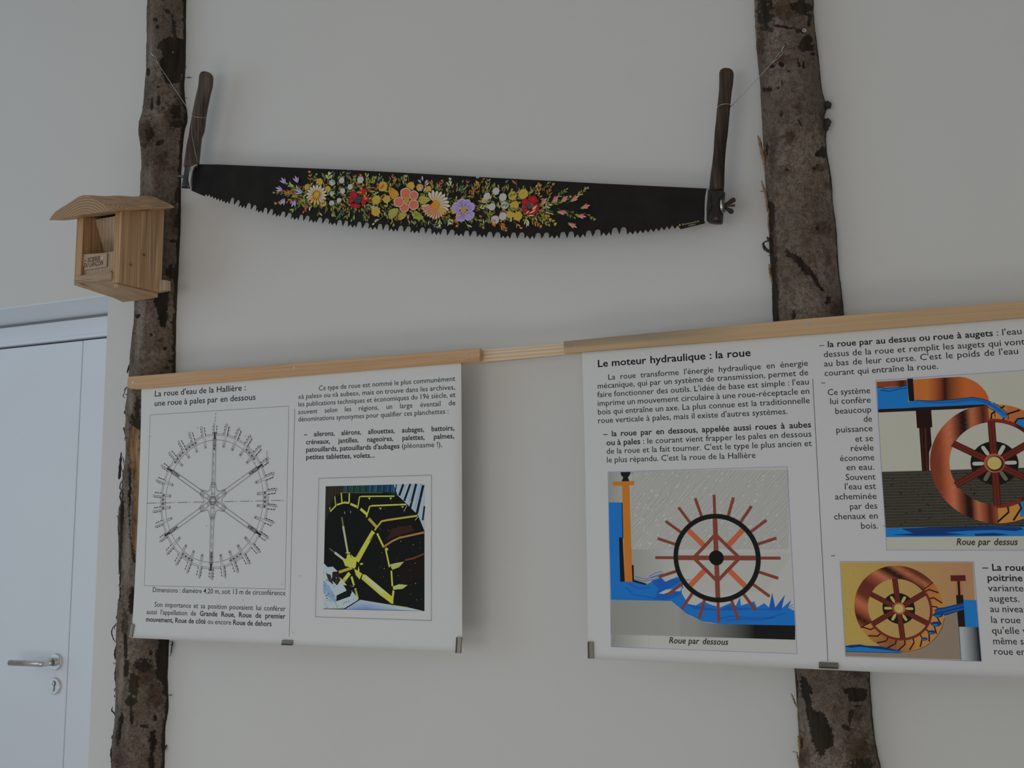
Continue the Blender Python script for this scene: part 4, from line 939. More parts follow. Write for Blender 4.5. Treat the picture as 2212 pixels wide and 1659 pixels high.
# --- picture: overshot wheel
pb = Print('overshot_wheel_picture', YS, 0.0001, 0.000006); pb.view(1750, 800, 3.95)
XR = 2300
CR2 = C(145, 144, 134)
pb.poly([(562, 90), (XR, -30), (XR, 1535), (655, 1533)], CR2)
pb.poly([(612, 866), (1825, 832), (XR, 820), (XR, 1335), (645, 1348)], C(32, 30, 27))
for i in range(40):
    y = 872 + i * 12.1; pb.line([(614 + i * .8, y), (1200, y - 14), (XR, y - 38)], 3.0, C(98, 94, 78) if i % 2 else C(76, 74, 62), 0)
pb.n += 1
for i in range(420):
    x = rs.uniform(620, 1850); y = rs.uniform(875, 1330); pb.line([(x, y), (x + rs.uniform(4, 22), y)], 4, C(36, 33, 28), 0)
pb.n += 1
pb.poly([(645, 1346), (900, 1340), (1200, 1345), (1500, 1332), (XR, 1335), (XR, 1412), (1825, 1415), (648, 1423)], C(26, 100, 160)); NV = C(18, 44, 92)
for pts in [[(780, 1350), (1000, 1342), (1250, 1340), (1500, 1332), (1800, 1338), (1820, 1360), (1560, 1362), (1350, 1368), (1150, 1385), (1340, 1400), (1150, 1410), (900, 1412), (690, 1402), (880, 1390), (820, 1368)], [(1400, 1395), (1560, 1386), (1700, 1400), (1600, 1410), (1410, 1412)], [(1560, 1360), (1700, 1350), (1825, 1355), (1750, 1372)]]: pb.poly(pts, NV)
def cop(stops):
    def f(t):
        for (t0, c0), (t1, c1) in zip(stops, stops[1:]):
            if t <= t1:
                k = min(1, max(0, (t - t0) / (t1 - t0 + 1e-9))); return tuple(a * (1 - k) + b * k for a, b in zip(c0, c1))
        return stops[-1][1]
    return f
c_dk, c_mid, c_lt, c_or = C(38, 16, 14), C(112, 52, 34), C(168, 96, 62), C(168, 96, 44)
f1 = cop([(0, c_mid), (.10, c_mid), (.55, c_mid), (.85, c_dk), (1, c_mid)])
pb.quad_grad((567, 98), (828, 82), (830, 133), (571, 150), lambda u, v: f1(u), 16, 1)
f2 = cop([(0, C(150, 84, 46)), (.2, C(172, 100, 44)), (.34, c_mid), (.42, c_dk), (.52, C(110, 58, 32)), (.7, C(168, 88, 42)), (1, C(160, 76, 36))])
XX = [880, 930, 1000, 1060, 1110, 1150, 1200, 1270, 1330, 1380, 1425, 1460, 1490, 1510, 1520, 1525]; YT = [78, 75, 71, 67, 64, 62, 59, 55, 62, 82, 108, 138, 172, 205, 230, 255]
P_, Cc, F_ = [], [], []
for i, (x, yt) in enumerate(zip(XX, YT)):
    P_ += [pb.w((x, yt)), pb.w((x, 275))]; Cc += [f2((x - 880) / 645)] * 2
    if i: F_.append((2 * i - 2, 2 * i, 2 * i + 1, 2 * i - 1))
pb.add(P_, F_, Cc)
pb.poly([(902, 345), (1033, 340), (1043, 485), (1027, 488), (1037, 640), (1015, 700), (1016, 860), (955, 862), (930, 492), (912, 493)], C(30, 16, 14)); pb.poly([(975, 492), (990, 492), (1005, 860), (990, 860)], C(66, 30, 20)); pb.poly([(945, 495), (955, 495), (975, 860), (965, 860)], C(56, 26, 18))
bc = pb.w((1572, 792)); kb = abs(pb.w((1572, 283))[1] - pb.w((1572, 1303))[1]) / 1020.0
fx = cop([(-510, C(96, 44, 30)), (-430, C(104, 48, 32)), (-370, C(150, 78, 50)), (-335, C(166, 100, 70)), (-290, C(110, 56, 40)), (-235, C(30, 14, 12)), (-200, C(34, 16, 13)), (-150, C(150, 88, 62)), (-115, C(128, 66, 44)), (-60, C(50, 24, 20)), (-10, C(120, 60, 40)), (520, C(140, 74, 44))])
pb.ring(bc, 353 * kb, 510 * kb, lambda p, a: fx((p[0] - bc[0]) / kb), 92, 270, 90)
pb.ring(bc, 353 * kb, 510 * kb, lambda p, a: C(166, 116, 56) if (a % 360 > 75 or a < -60) else C(146, 84, 46), -90, 92, 60)
for k in range(13):
    a = 84 - 14 * k
    p = [(bc[0] + r * kb * math.cos(math.radians(a + d_)), bc[1] + r * kb * math.sin(math.radians(a + d_))) for r, d_ in ((375, 6), (425, 5), (500, -7))]
    if -60 < a < 70: pb.polyw(p[:] + [(bc[0] + 490 * kb * math.cos(math.radians(a - 14)), bc[1] + 490 * kb * math.sin(math.radians(a - 14))), (bc[0] + 378 * kb * math.cos(math.radians(a - 7)), bc[1] + 378 * kb * math.sin(math.radians(a - 7)))], C(28, 100, 160))
    pb.linew(p, 15 * kb, C(34, 18, 16))
pb.ring(bc, 350 * kb, 382 * kb, lambda p, a: C(98, 34, 26) if a > 60 or a < -60 else C(58, 26, 22), -92, 92, 60)
pb.ring(bc, 0, 186 * kb, C(18, 18, 17))
for k in range(6):
    a = math.radians(60 * k); d_ = (math.cos(a), math.sin(a)); e_ = (-d_[1], d_[0]); cc_ = CR2 if k < 4 and k != 4 else C(96, 92, 76)
    P_ = [(bc[0] + kb * (d_[0] * r + e_[0] * q), bc[1] + kb * (d_[1] * r + e_[1] * q)) for r, q in ((70, -5), (100, -16), (160, -16), (172, -8), (172, 8), (160, 16), (100, 16), (70, 5))]
    pb.polyw(P_, cc_ if k in (0, 1, 2, 3) else C(84, 80, 66))
for k in range(6):
    a = 30 + 60 * k; pb.bar(bc, a, 20 * kb, 365 * kb, 58 * kb, C(62, 24, 20)); pb.bar(bc, a, 20 * kb, 365 * kb, 40 * kb, C(84, 32, 24)); pb.bar(bc, a, 60 * kb, 360 * kb, 5 * kb, C(50, 22, 18))
pb.disc(bc, 82 * kb, C(130, 72, 48)); pb.disc((bc[0] + 6 * kb, bc[1] - 4 * kb), 66 * kb, C(50, 28, 22)); pb.disc(bc, 55 * kb, C(164, 146, 84)); pb.polyw([(bc[0] - 50 * kb, bc[1]), (bc[0] - 20 * kb, bc[1] + 48 * kb), (bc[0] + 48 * kb, bc[1] + 22 * kb), (bc[0] + 10 * kb, bc[1] + 14 * kb)], C(184, 166, 110))
pb.poly([(580, 330), (1480, 288), (1500, 300), (1310, 328), (582, 360)], C(32, 18, 16))
pb.poly([(571, 148), (600, 155), (680, 152), (760, 142), (832, 130), (840, 322), (580, 332)], C(26, 100, 164))
pb.poly([(840, 268), (900, 256), (1040, 260), (1200, 254), (1300, 240), (1390, 228), (1480, 248), (1545, 275), (1565, 285), (1640, 335), (1682, 385), (1672, 405), (1645, 405), (1600, 365), (1545, 318), (1490, 290), (1300, 300), (840, 320)], C(26, 100, 164)); 
pb.poly([(900, 262), (1040, 268), (1200, 262), (1300, 246), (1390, 234), (1480, 256), (1560, 290), (1640, 345), (1680, 395), (1610, 350), (1540, 300), (1460, 268), (1390, 256), (1250, 276), (1100, 284), (1000, 278)], C(28, 72, 134))
for a in [[(571, 146), (640, 152), (740, 146), (828, 128)], [(900, 256), (1040, 262), (1200, 252), (1390, 229), (1480, 248), (1545, 272)], [(600, 168), (680, 180), (760, 158), (828, 148)], [(1480, 292), (1570, 345), (1580, 400)], [(1560, 275), (1640, 325), (1690, 380), (1690, 420)]]: pb.line(a, 6, C(20, 34, 60))
pb.poly([(828, 72), (877, 70), (889, 262), (843, 263)], C(20, 19, 19))
pb.line([(560, 86), (XR, -34)], 3.6, FR); pb.line([(560, 86), (653, 1534), (XR, 1536)], 3.6, FR)
text_line(pb, "Roue par dessus", (1245, 1490), (1778, 1490), e2, 2, 1)
pb.build(M_print, P2)

# --- picture: breast-shot wheel
pc = Print('breastshot_wheel_picture', YS, 0.0001, 0.000006); pc.view(1780, 1180, 5.12)
pc.poly([(178, 172), (1652, 172), (1742, 1272), (238, 1220)], C(140, 132, 110))
pc.quad_grad((184, 180), (1644, 180), (1700, 1262), (240, 1216), gl(0.1, .95, C(146, 124, 66), C(140, 104, 76)), 20, 2)
for i in range(260):
    x = rs.uniform(190, 1630); y = rs.uniform(190, 1050); pc.line([(x, y), (x + rs.uniform(-14, 14), y + rs.uniform(5, 14))], 3, C(118, 96, 62), 0)
pc.n += 1
pc.poly([(1340, 768), (1475, 725), (1520, 1262), (240, 1216), (238, 1162), (860, 1180), (1000, 1165), (1120, 1110), (1220, 1020), (1290, 920), (1325, 820)], C(112, 100, 88))
cc = pc.w((826, 688)); kc = abs(pc.w((826, 215))[1] - pc.w((826, 1165))[1]) / 950.0
fy = cop([(-620, c_mid), (-560, C(30, 14, 12)), (-500, C(140, 78, 52)), (-400, C(110, 56, 38)), (-330, C(28, 14, 12)), (-250, C(128, 66, 44)), (-180, C(150, 84, 58)), (-90, C(88, 40, 28)), (60, C(80, 36, 26)), (150, C(120, 62, 42)), (215, C(150, 90, 62)), (290, C(50, 24, 18)), (330, C(34, 16, 13)), (390, C(146, 86, 60)), (450, C(60, 28, 22)), (520, c_mid)])
pc.ring(cc, 328 * kc, 475 * kc, lambda p, a: fy(((p[0] - cc[0]) * 0.55 + (p[1] - cc[1]) * 0.85) / kc), 38, 208, 90)
fz = cop([(0, C(160, 112, 60)), (.25, C(110, 66, 40)), (.45, C(150, 104, 56)), (.8, C(168, 118, 58)), (1, C(140, 80, 42))])
pc.ring(cc, 328 * kc, 475 * kc, lambda p, a: fz(((a + 152) % 360) / 190), -152, 38, 90)
for a in (38, 208): pc.bar(cc, a, 326 * kc, 478 * kc, 10 * kc, C(50, 22, 18))
for k in range(13):
    a = 28 - 14.6 * k
    p = [(cc[0] + r * kc * math.cos(math.radians(a + d_)), cc[1] + r * kc * math.sin(math.radians(a + d_))) for r, d_ in ((352, 6), (395, 5), (462, -5))]
    pc.linew(p, 15 * kc, C(40, 20, 17))
    if -68 < a < -10:
        ic = (cc[0] + 415 * kc * math.cos(math.radians(a + 7)), cc[1] + 415 * kc * math.sin(math.radians(a + 7)))
        w0 = 62 * kc * (1 - (abs(a + 20)) / 90)
        pc.polyw([(ic[0] - w0, ic[1] - .1 * w0), (ic[0] - .6 * w0, ic[1] + .5 * w0), (ic[0] + .4 * w0, ic[1] + .6 * w0), (ic[0] + w0, ic[1] + .3 * w0), (ic[0] + .6 * w0, ic[1] - .3 * w0), (ic[0] - .3 * w0, ic[1] - .5 * w0)], C(16, 44, 92))
        pc.polyw([(ic[0] - .8 * w0, ic[1] - .1 * w0), (ic[0] - .2 * w0, ic[1] + .1 * w0), (ic[0] + .5 * w0, ic[1]), (ic[0] - .2 * w0, ic[1] - .35 * w0)], C(28, 104, 160))
pc.ring(cc, 326 * kc, 352 * kc, C(92, 34, 26), -152, 38, 60)
pc.linew([(cc[0] + 478 * kc * math.cos(math.radians(t)), cc[1] + 478 * kc * math.sin(math.radians(t))) for t in range(-95, -8, 4)], 4 * kc, C(24, 20, 18))
pc.disc(cc, 172 * kc, C(22, 22, 18))
for k in range(6):
    a = math.radians(60 * k); d_ = (math.cos(a), math.sin(a)); e_ = (-d_[1], d_[0])
    pc.polyw([(cc[0] + kc * (d_[0] * r + e_[0] * q), cc[1] + kc * (d_[1] * r + e_[1] * q)) for r, q in ((68, -4), (90, -15), (142, -15), (154, -7), (154, 7), (142, 15), (90, 15), (68, 4))], C(150, 132, 76))
for k in range(6):
    a = 94 + 60 * k - (2 if k % 3 else 0); pc.bar(cc, a, 20 * kc, 332 * kc, 58 * kc, C(54, 22, 18)); pc.bar(cc, a, 20 * kc, 332 * kc, 40 * kc, C(86, 34, 25)); pc.bar(cc, a, 60 * kc, 330 * kc, 5 * kc, C(52, 22, 18))
pc.disc(cc, 70 * kc, C(112, 62, 42)); pc.disc((cc[0] + 10 * kc, cc[1]), 58 * kc, C(150, 88, 60)); pc.disc(cc, 47 * kc, C(152, 134, 78)); pc.poly([(840, 650), (868, 655), (872, 710), (840, 730)], C(176, 158, 104))
pc.poly([(236, 1102), (300, 1092), (400, 1085), (460, 1098), (530, 1102), (620, 1108), (700, 1130), (760, 1148), (862, 1162), (858, 1182), (240, 1162)], C(28, 100, 160))
pc.poly([(236, 1102), (300, 1092), (400, 1085), (460, 1098), (530, 1102), (620, 1104), (720, 1128), (862, 1160), (800, 1160), (700, 1148), (600, 1135), (540, 1130), (470, 1118), (400, 1112), (300, 1122), (240, 1112)], C(18, 40, 82))
pc.line([(240, 1163), (860, 1180)], 5, C(24, 24, 24)); pc.line([(242, 1216), (1512, 1256)], 6, C(150, 146, 120))
pc.poly([(1480, 592), (1682, 596), (1708, 894), (1560, 890), (1545, 640)], C(28, 100, 160))
pc.poly([(1460, 540), (1537, 538), (1543, 625), (1468, 645)], C(26, 20, 19)); pc.poly([(1475, 725), (1549, 700), (1562, 888), (1490, 889)], C(26, 20, 19))
pc.poly([(1215, 705), (1270, 682), (1340, 672), (1440, 648), (1545, 624), (1550, 702), (1480, 722), (1340, 762), (1300, 755), (1260, 765), (1215, 765), (1240, 735)], C(18, 52, 104))
for a in [[(1240, 720), (1340, 700), (1545, 650)], [(1320, 745), (1450, 710), (1545, 690)]]: pc.line(a, 9, C(26, 86, 144))
pc.line([(1332, 765), (1475, 725), (1520, 1260)], 4, C(26, 24, 22))
pc.poly([(1450, 386), (1478, 386), (1482, 538), (1462, 538)], C(148, 92, 58)); pc.poly([(1500, 386), (1522, 386), (1530, 538), (1508, 538)], C(148, 92, 58))
pc.poly([(1474, 385), (1502, 384), (1509, 538), (1484, 538)], C(24, 20, 19)); pc.poly([(1398, 322), (1562, 320), (1567, 383), (1403, 385)], C(70, 26, 24))
pc.quad_grad((1493, 891), (1707, 895), (1739, 1270), (1520, 1261), lambda u, v: gl(0.15, .95, C(134, 140, 140), C(26, 28, 30))(u, v), 16, 1)
pc.line([(175, 168), (1654, 170), (1743, 1273), (237, 1220)], 5, FR, closed=True)
pc.build(M_print, P2)

# ------------------------------------------------------------------ clamps on the poster edges
def clamp(x, z, long, ang, label, tip=0.0):
    """folded metal strip clamp gripping the sheet"""
    root = thing('paper_clamp', label, 'clamp', (x, YS, z), None)
    a = math.radians(ang); d = Vector((math.cos(a), 0, math.sin(a))); e = Vector((-d.z, 0, d.x))
    L = long / 2
    sec = [(-0.0062, -0.0012), (-0.0062, -0.0042), (0.0022, -0.0070), (0.0036, -0.0056), (0.0044, -0.0076), (0.0062, -0.0072), (0.0062, -0.0012)]
    V = []; F = []
    for s in (-L, L):
        for q, y in sec: V.append(d * s + e * q + Vector((0, y, 0)))
    n = len(sec)
    for i in range(n): F.append((i, (i + 1) % n, (i + 1) % n + n, i + n))
    F += [tuple(range(n))[::-1], tuple(range(n, 2 * n))]
    me = mesh('clamp_front', [tuple(Vector(v) + Vector((x, YS, z))) for v in V], F)
    new_obj('clamp_front', me, M_clamp, root)
    P = [Vector((x, YS, z)) + d * s + e * q + Vector((0, y, 0)) for s, q, y in ((-L, -.0058, .0012), (L, -.0058, .0012), (L, .0058, .0012), (-L, .0058, .0012), (-L, -.0058, .0040), (L, -.0058, .0040), (L, .0058, .0040), (-L, .0058, .0040))]
    new_obj('clamp_back', mesh('clamp_back', P, [(0, 1, 2, 3), (7, 6, 5, 4), (0, 4, 5, 1), (1, 5, 6, 2), (2, 6, 7, 3), (3, 7, 4, 0)]), M_clamp, root)
for (px, py), ln, ang, lab in [((285.5, 1362), 0.035, 81, 'upright metal clamp on the lower left corner of the left poster'), ((622, 1388), 0.031, 180, 'lying metal clamp at the middle of the left poster bottom edge'),
                               ((992, 1393.5), 0.036, 86, 'upright metal clamp on the lower right corner of the left poster'), ((1277, 1404), 0.036, 90, 'upright metal clamp on the lower left margin of the right poster'),
                               ((1790, 1437.5), 0.037, 180, 'lying metal clamp on the right poster bottom edge before the broad slab')]:
    x, _, z = U(px, py, YS)
    clamp(x, z, ln, ang, lab)

# ------------------------------------------------------------------ two-man saw
YW = -0.066                                    # blade plane
saw = thing('crosscut_saw', 'long black crosscut saw painted with a band of flowers, hung between the slabs', 'saw', U(960, 430, YW))
def zp(ox, oy, s, pts): return [(ox + x / s, oy + y / s) for x, y in pts]
ZA = lambda p: zp(390, 340, 7.373, p)
ZB = lambda p: zp(620, 420, 5.821, p)
ZC = lambda p: zp(960, 440, 5.821, p)
ZD = lambda p: zp(1290, 390, 7.135, p)
# tooth edge from left to right: 't' a tip, 'v' a small notch, 'u' a rounded gullet
edge = []
def seq(fn, s):
    for tok in s.split():
        x, y = tok[1:].split(','); edge.append((tok[0],) + fn([(float(x), float(y))])[0])
seq(ZA, 't372,615 v410,577 t422,618 v460,583 t476,635 v510,605 t520,656 v555,627 t570,675 v605,642 t615,692 v650,657 t668,705 v697,682 t710,728 v750,690 t770,740 u825,638 t847,750 u917,670 t923,783 v960,750 t977,802 v1015,757 t1025,812 u1087,723 t1117,828 u1180,752 t1197,855 v1220,820 t1240,875 v1280,833 t1302,885 u1352,797 t1380,902 u1445,818 t1462,920 v1508,880 t1523,943 v1560,893 t1573,942 u1635,857 t1660,955 u1735,875')
seq(ZB, 't48,305 v72,275 t88,315 v125,283 t138,322 u177,252 t203,330 u257,263 t274,342 v305,310 t328,353 v352,318 t364,353 u413,285 t441,364 u498,297 t523,374 v545,343 t563,382 v600,348 t618,390 u660,317 t697,397 u742,325 t765,404 v795,370 t819,415 v848,375 t862,415 u908,340 t940,424 u1000,350 t1023,433 v1050,397 t1069,440 v1103,402 t1127,443 u1167,367 t1203,448 u1252,373 t1279,457 v1310,420 t1335,465 v1362,425 t1382,465 u1430,390 t1465,470 u1525,398 t1550,480 v1580,445 t1595,485 v1635,450 t1655,488 u1700,412 t1738,490 u1787,422 t1818,500 v1847,462 t1877,508 v1905,462 t1924,508 u1975,430 t2012,515 u2072,440')
seq(ZC, 't126,400 v152,368 t175,406 v207,370 t235,410 u277,335 t317,412 u372,340 t409,415 v443,378 t469,424 v498,380 t522,424 u570,350 t610,427 u668,355 t707,432 v737,398 t760,433 v792,396 t824,436 u868,358 t912,435 u970,357 t1006,435 v1040,395 t1072,443 v1103,398 t1126,440 u1176,365 t1220,437 u1280,360 t1315,432 v1352,395 t1378,438 v1412,392 t1443,437 u1488,352 t1541,430 u1592,345 t1635,427 v1672,382 t1703,430 v1738,378 t1768,418 u1812,335 t1863,410 u1925,322 t1965,405 v2002,357 t2030,403 v2068,355 t2095,398')
seq(ZD, 'u270,722 t338,826 u405,716 t463,830 v503,783 t543,828 v583,768 t618,820 v662,763 t700,810 v743,752 t781,800 v825,740 t867,793 v905,730 t948,778 v988,715 t1032,765 v1070,702 t1110,750 v1152,685 t1197,742 v1235,688 t1285,748')
out = [(407, 354.3), (412, 411)]
for i, (k, x, y) in enumerate(edge):
    if k != 'u': out.append((x, y)); continue
    ax, ay = edge[i - 1][1:]; bx, by = edge[i + 1][1:]
    w = (bx - ax) * 0.36; h = ((ay + by) / 2 - y)
    for t in range(180, -1, -20):
        a = math.radians(t)
        ox_ = x + w * math.cos(a); f = (ox_ - ax) / (bx - ax)
        out.append((ox_, y + min(w, h * .5) * (1 - math.sin(a)) + (by - ay) * (f - .5) * .6))
out += [(1522, 482.2), (1522.6, 478), (1524.5, 440), (1528.5, 407.3), (1300, 396.5), (1035.5, 382.3), (1034.3, 385), (1028, 385), (1027.6, 381.6), (900, 374.6), (755, 367), (752, 368), (750, 366.8), (690, 364.3), (471.4, 355.2), (428.7, 354.6)]
blade = prism_px('blade', out, YW - 0.0011, YW + 0.0011, M_blade, saw)

def spindle(name, rows, y, mat, parent, flat=1.0, close=True):
    """turned piece from rows (left px, right px, row px)"""
    V = []; F = []; n = 20; m = len(rows)
    for l, r, py in rows:
        a = U(l, py, y); b = U(r, py, y); c = ((a[0] + b[0]) / 2, (a[2] + b[2]) / 2); w = abs(b[0] - a[0]) / 2
        sl = (b[2] - a[2]) / max(1e-6, (b[0] - a[0]))
        for k in range(n):
            t = 2 * math.pi * k / n
            V.append((c[0] + w * math.cos(t), y - w * flat * math.sin(t), c[1] + w * math.cos(t) * sl))
    for i in range(m - 1):
        for k in range(n): F.append((i * n + k, i * n + (k + 1) % n, (i + 1) * n + (k + 1) % n, (i + 1) * n + k))
    F += [tuple(range(n - 1, -1, -1)), tuple(range((m - 1) * n, m * n))]
    o = new_obj(name, mesh(name, V, F), mat, parent, True)
    bmx = bmesh.new(); bmx.from_mesh(o.data); bmesh.ops.recalc_face_normals(bmx, faces=bmx.faces); bmx.to_mesh(o.data); bmx.free()
    return o
hl = [(443, 449, 156.2), (438.5, 453.5, 157.2), (435.5, 456.5, 160), (433.6, 458, 165), (433, 458, 170), (432, 457, 183), (430.5, 455, 192), (428.2, 452.5, 201), (425.6, 450, 212), (423, 447.5, 225), (420, 444.7, 239), (417.4, 442.3, 254.6), (415, 441, 268), (413, 439, 281), (410.3, 433.6, 297), (408, 432.3, 307), (406, 431, 318), (402.8, 428.5, 342), (400.8, 427, 355), (400, 426, 362)]
h1 = spindle('handle', hl, YW - 0.002, M_handle1, saw, 0.9)
zh = lambda r: (1480 + r[0] / 4.484, 1480 + r[1] / 4.484, 130 + r[2] / 4.484)
hr = [zh(r) for r in [(380, 420, 82), (358, 444, 88), (344, 458, 98), (336, 466, 112), (331, 470, 130), (330, 470, 150), (330, 465, 220), (327, 452, 300), (318, 442, 400), (308, 434, 480), (298, 424, 600), (286, 415, 700), (280, 402, 800), (274, 392, 900), (263, 385, 1000), (248, 382, 1100), (238, 380, 1200), (234, 375, 1262)]]
h2 = spindle('handle', hr, YW - 0.004, M_handle2, saw, 0.85); tag(h2, 'darker, thicker wooden handle')
# left socket, a folded dark metal sleeve round the blade end
so1 = spindle('handle_socket', [(402, 427, 353.3), (400.5, 424, 362), (398.5, 417, 375), (396.5, 415, 388), (394, 413.5, 402), (393, 412.5, 406)], YW - 0.001, M_black, saw, 0.55)
prism_px('socket_stud', [(383, 379), (392, 377.5), (398, 378), (398, 382.5), (391, 383), (383, 381.5)], YW - 0.006, YW + 0.002, M_dsteel, so1)
# right socket with strap, washer, bolt and wing nut
so2 = prism_px('handle_socket', [zh((x, x, y))[1:] for x, y in [(222, 1248), (300, 1250), (376, 1262), (362, 1400), (350, 1560), (346, 1572), (300, 1574), (240, 1568), (206, 1556), (214, 1400)]], YW - 0.013, YW + 0.006, M_rust, saw, 0.002)
prism_px('socket_strap', [zh((x, x, y))[1:] for x, y in [(303, 1258), (372, 1262), (366, 1300), (330, 1330), (326, 1400), (334, 1460), (350, 1500), (348, 1560), (290, 1552), (280, 1535), (330, 1520), (318, 1450), (308, 1400), (318, 1320), (300, 1290)]], YW - 0.0165, YW - 0.012, M_rust, so2, 0.0006)
prism_px('socket_rivet', [zh((x, x, y))[1:] for x, y in [(282, 1520), (318, 1515), (322, 1540), (290, 1550), (278, 1540)]], YW - 0.0185, YW - 0.014, M_rust2, so2, 0.0004)
prism_px('socket_flange', [zh((x, x, y))[1:] for x, y in [(222, 1290), (250, 1300), (245, 1380), (258, 1400), (240, 1460), (212, 1500), (208, 1440)]], YW - 0.0155, YW - 0.012, M_rust, so2, 0.0005)
def ux(x, y, d=0.0): return U(1480 + x / 4.484, 130 + y / 4.484, YW - 0.006 + d)
def disc_x(name, zx, zy, t, r, mat, parent, seg=22):
    c = Vector(ux(zx, zy)); a = c + Vector((-t / 2, 0, 0)); b = c + Vector((t / 2, 0, 0))
    return new_obj(name, tube_mesh(name, [a, b], r, seg), mat, parent)
disc_x('washer', 362, 1413, 0.004, 0.0165, M_steel, so2); disc_x('washer', 374, 1413, 0.003, 0.0145, M_dsteel, so2)
wn = spindle('wing_nut', [(1480 + 385 / 4.484, 1480 + 402 / 4.484, 130 + y / 4.484) for y in (1385, 1390, 1440, 1446)], YW - 0.006, M_rust, saw, 1.0); tag(wn, 'dark iron wing nut')
for (cxw, cyw), hubp in (((465, 1357), (392, 1398)), ((446, 1465), (392, 1432))):
    a = Vector(ux(*hubp)); b = Vector(ux(cxw, cyw)); d = (b - a).normalized(); e = Vector((-d.z, 0, d.x)); r_ = 0.0058
    P = [a + e * .003, a + d * (b - a).length * .5 + e * .0042, b + e * r_ - d * .002]
    P += [b + d * r_ * math.sin(t) + e * r_ * math.cos(t) for t in [math.radians(q) for q in range(10, 180, 17)]]
    P += [b - e * r_ - d * .002, a + d * (b - a).length * .5 - e * .0042, a - e * .003]
    prism_xz('wing', [(p.x, p.z) for p in P], YW - 0.0085, YW - 0.0040, M_rust, wn, 0.0008)
tube('bolt', [ux(385, 1410), ux(481, 1407)], 0.0029, M_rust2, so2, 12)
# cords wound round both blade ends
cord = []
for i in range(7):
    o_ = i * 1.15
    P = [U(425 - o_ * .5 + 2, 355.5, YW - .012), U(418 - o_ * .9, 360, YW - .0145), U(412.5 - o_ * .75 + 2, 372, YW - .015), U(409.5 - o_ * .55 + 2, 388, YW - .0145), U(409.5 - o_ * .2 + 2, 402, YW - .012), U(413.5 - o_ * .1, 409.5, YW - .006), U(414 - o_ * .1, 411.5, YW + .002)]
    cord.append(tube('cord_turn', P, 0.00075, M_string, saw, 6))
tube('cord_turn', [U(424, 354, YW - .006), U(417, 366, YW - .008), U(414.5, 385, YW - .008), U(413.6, 410, YW - .006)], 0.0009, M_string, saw, 6)
for o_ in (0, .9, 1.8, 2.6):
    tube('cord_turn', [U(1530 - o_, 406.2, YW - .0015), U(1526.6 - o_, 425, YW - .0032), U(1525.6 - o_, 445, YW - .0032), U(1525 - o_, 478, YW - .0025), U(1526 - o_, 479.5, YW + .002)], 0.0007, M_string, saw, 6)
g_ = []
for i in range(25):
    t = i / 24 * math.pi; g_.append(U(392 + 0, 384, YW))
# --- the flower band painted on the blade
fp = Print('painted_flowers', YW - 0.0011, 0.0001, 0.0000025)
rs = random.Random(21)
KP = 0.30
def cp(r, g, b): return col(r, g, b, KP)
def mixc(a, b, t): return tuple(x * (1 - t) + y * t for x, y in zip(a, b))
ADV = 0.32
_eb = [(x, y) for k, x, y in edge if k != 't']
def on_blade(x, y):
    """keeps the brush on the steel, clear of back edge and gullets"""
    return 355.2 + max(0, x - 471) * 0.0497 + 1.5 < y < np.interp(x, [p[0] for p in _eb], [p[1] for p in _eb]) - 1.5
def petal(x, y, ang, ln, wd_, c0, c1, rim=None, tip=0.6, n=7):
    """lens or paddle shaped stroke from (x, y) towards ang (image degrees, y down); c0 base, c1 tip"""
    a = math.radians(ang)
    if not (on_blade(x, y) and on_blade(x + ln * 1.05 * math.cos(a), y + ln * 1.05 * math.sin(a))): return
    d = (math.cos(a), math.sin(a)); e = (-d[1], d[0])
    L = []; R = []
    for i in range(n + 1):
        t = i / n; w = wd_ / 2 * (math.sin(math.pi * t ** (0.5 + tip * .8)) ** 0.8 if 0 < t < 1 else 0)
        L.append((t, w)); R.append((t, -w))
    pts = L + R[::-1][1:-1]
    P = [fp.w((x + d[0] * ln * t + e[0] * w, y + d[1] * ln * t + e[1] * w)) for t, w in pts]
    tri = tessellate_polygon([[Vector((p[0], p[1], 0)) for p in P]])
    if rim:
        P2 = [fp.w((x + d[0] * ln * (t * 1.10 - .02) + e[0] * w * 1.18, y + d[1] * ln * (t * 1.10 - .02) + e[1] * w * 1.18)) for t, w in pts]
        fp.add(P2, tri, [rim] * len(pts))
    fp.add(P, tri, [mixc(c0, c1, max(0, min(1, t))) for t, w in pts], ADV)
GR = [cp(92, 98, 44), cp(70, 84, 40), cp(108, 112, 58), cp(54, 74, 44), cp(120, 116, 50), cp(44, 60, 38), cp(100, 84, 36), cp(132, 132, 84)]
BRN = [cp(138, 92, 40), cp(118, 72, 34), cp(150, 104, 44), cp(128, 62, 40)]
PAL = [cp(150, 152, 118), cp(134, 140, 104), cp(142, 138, 92)]
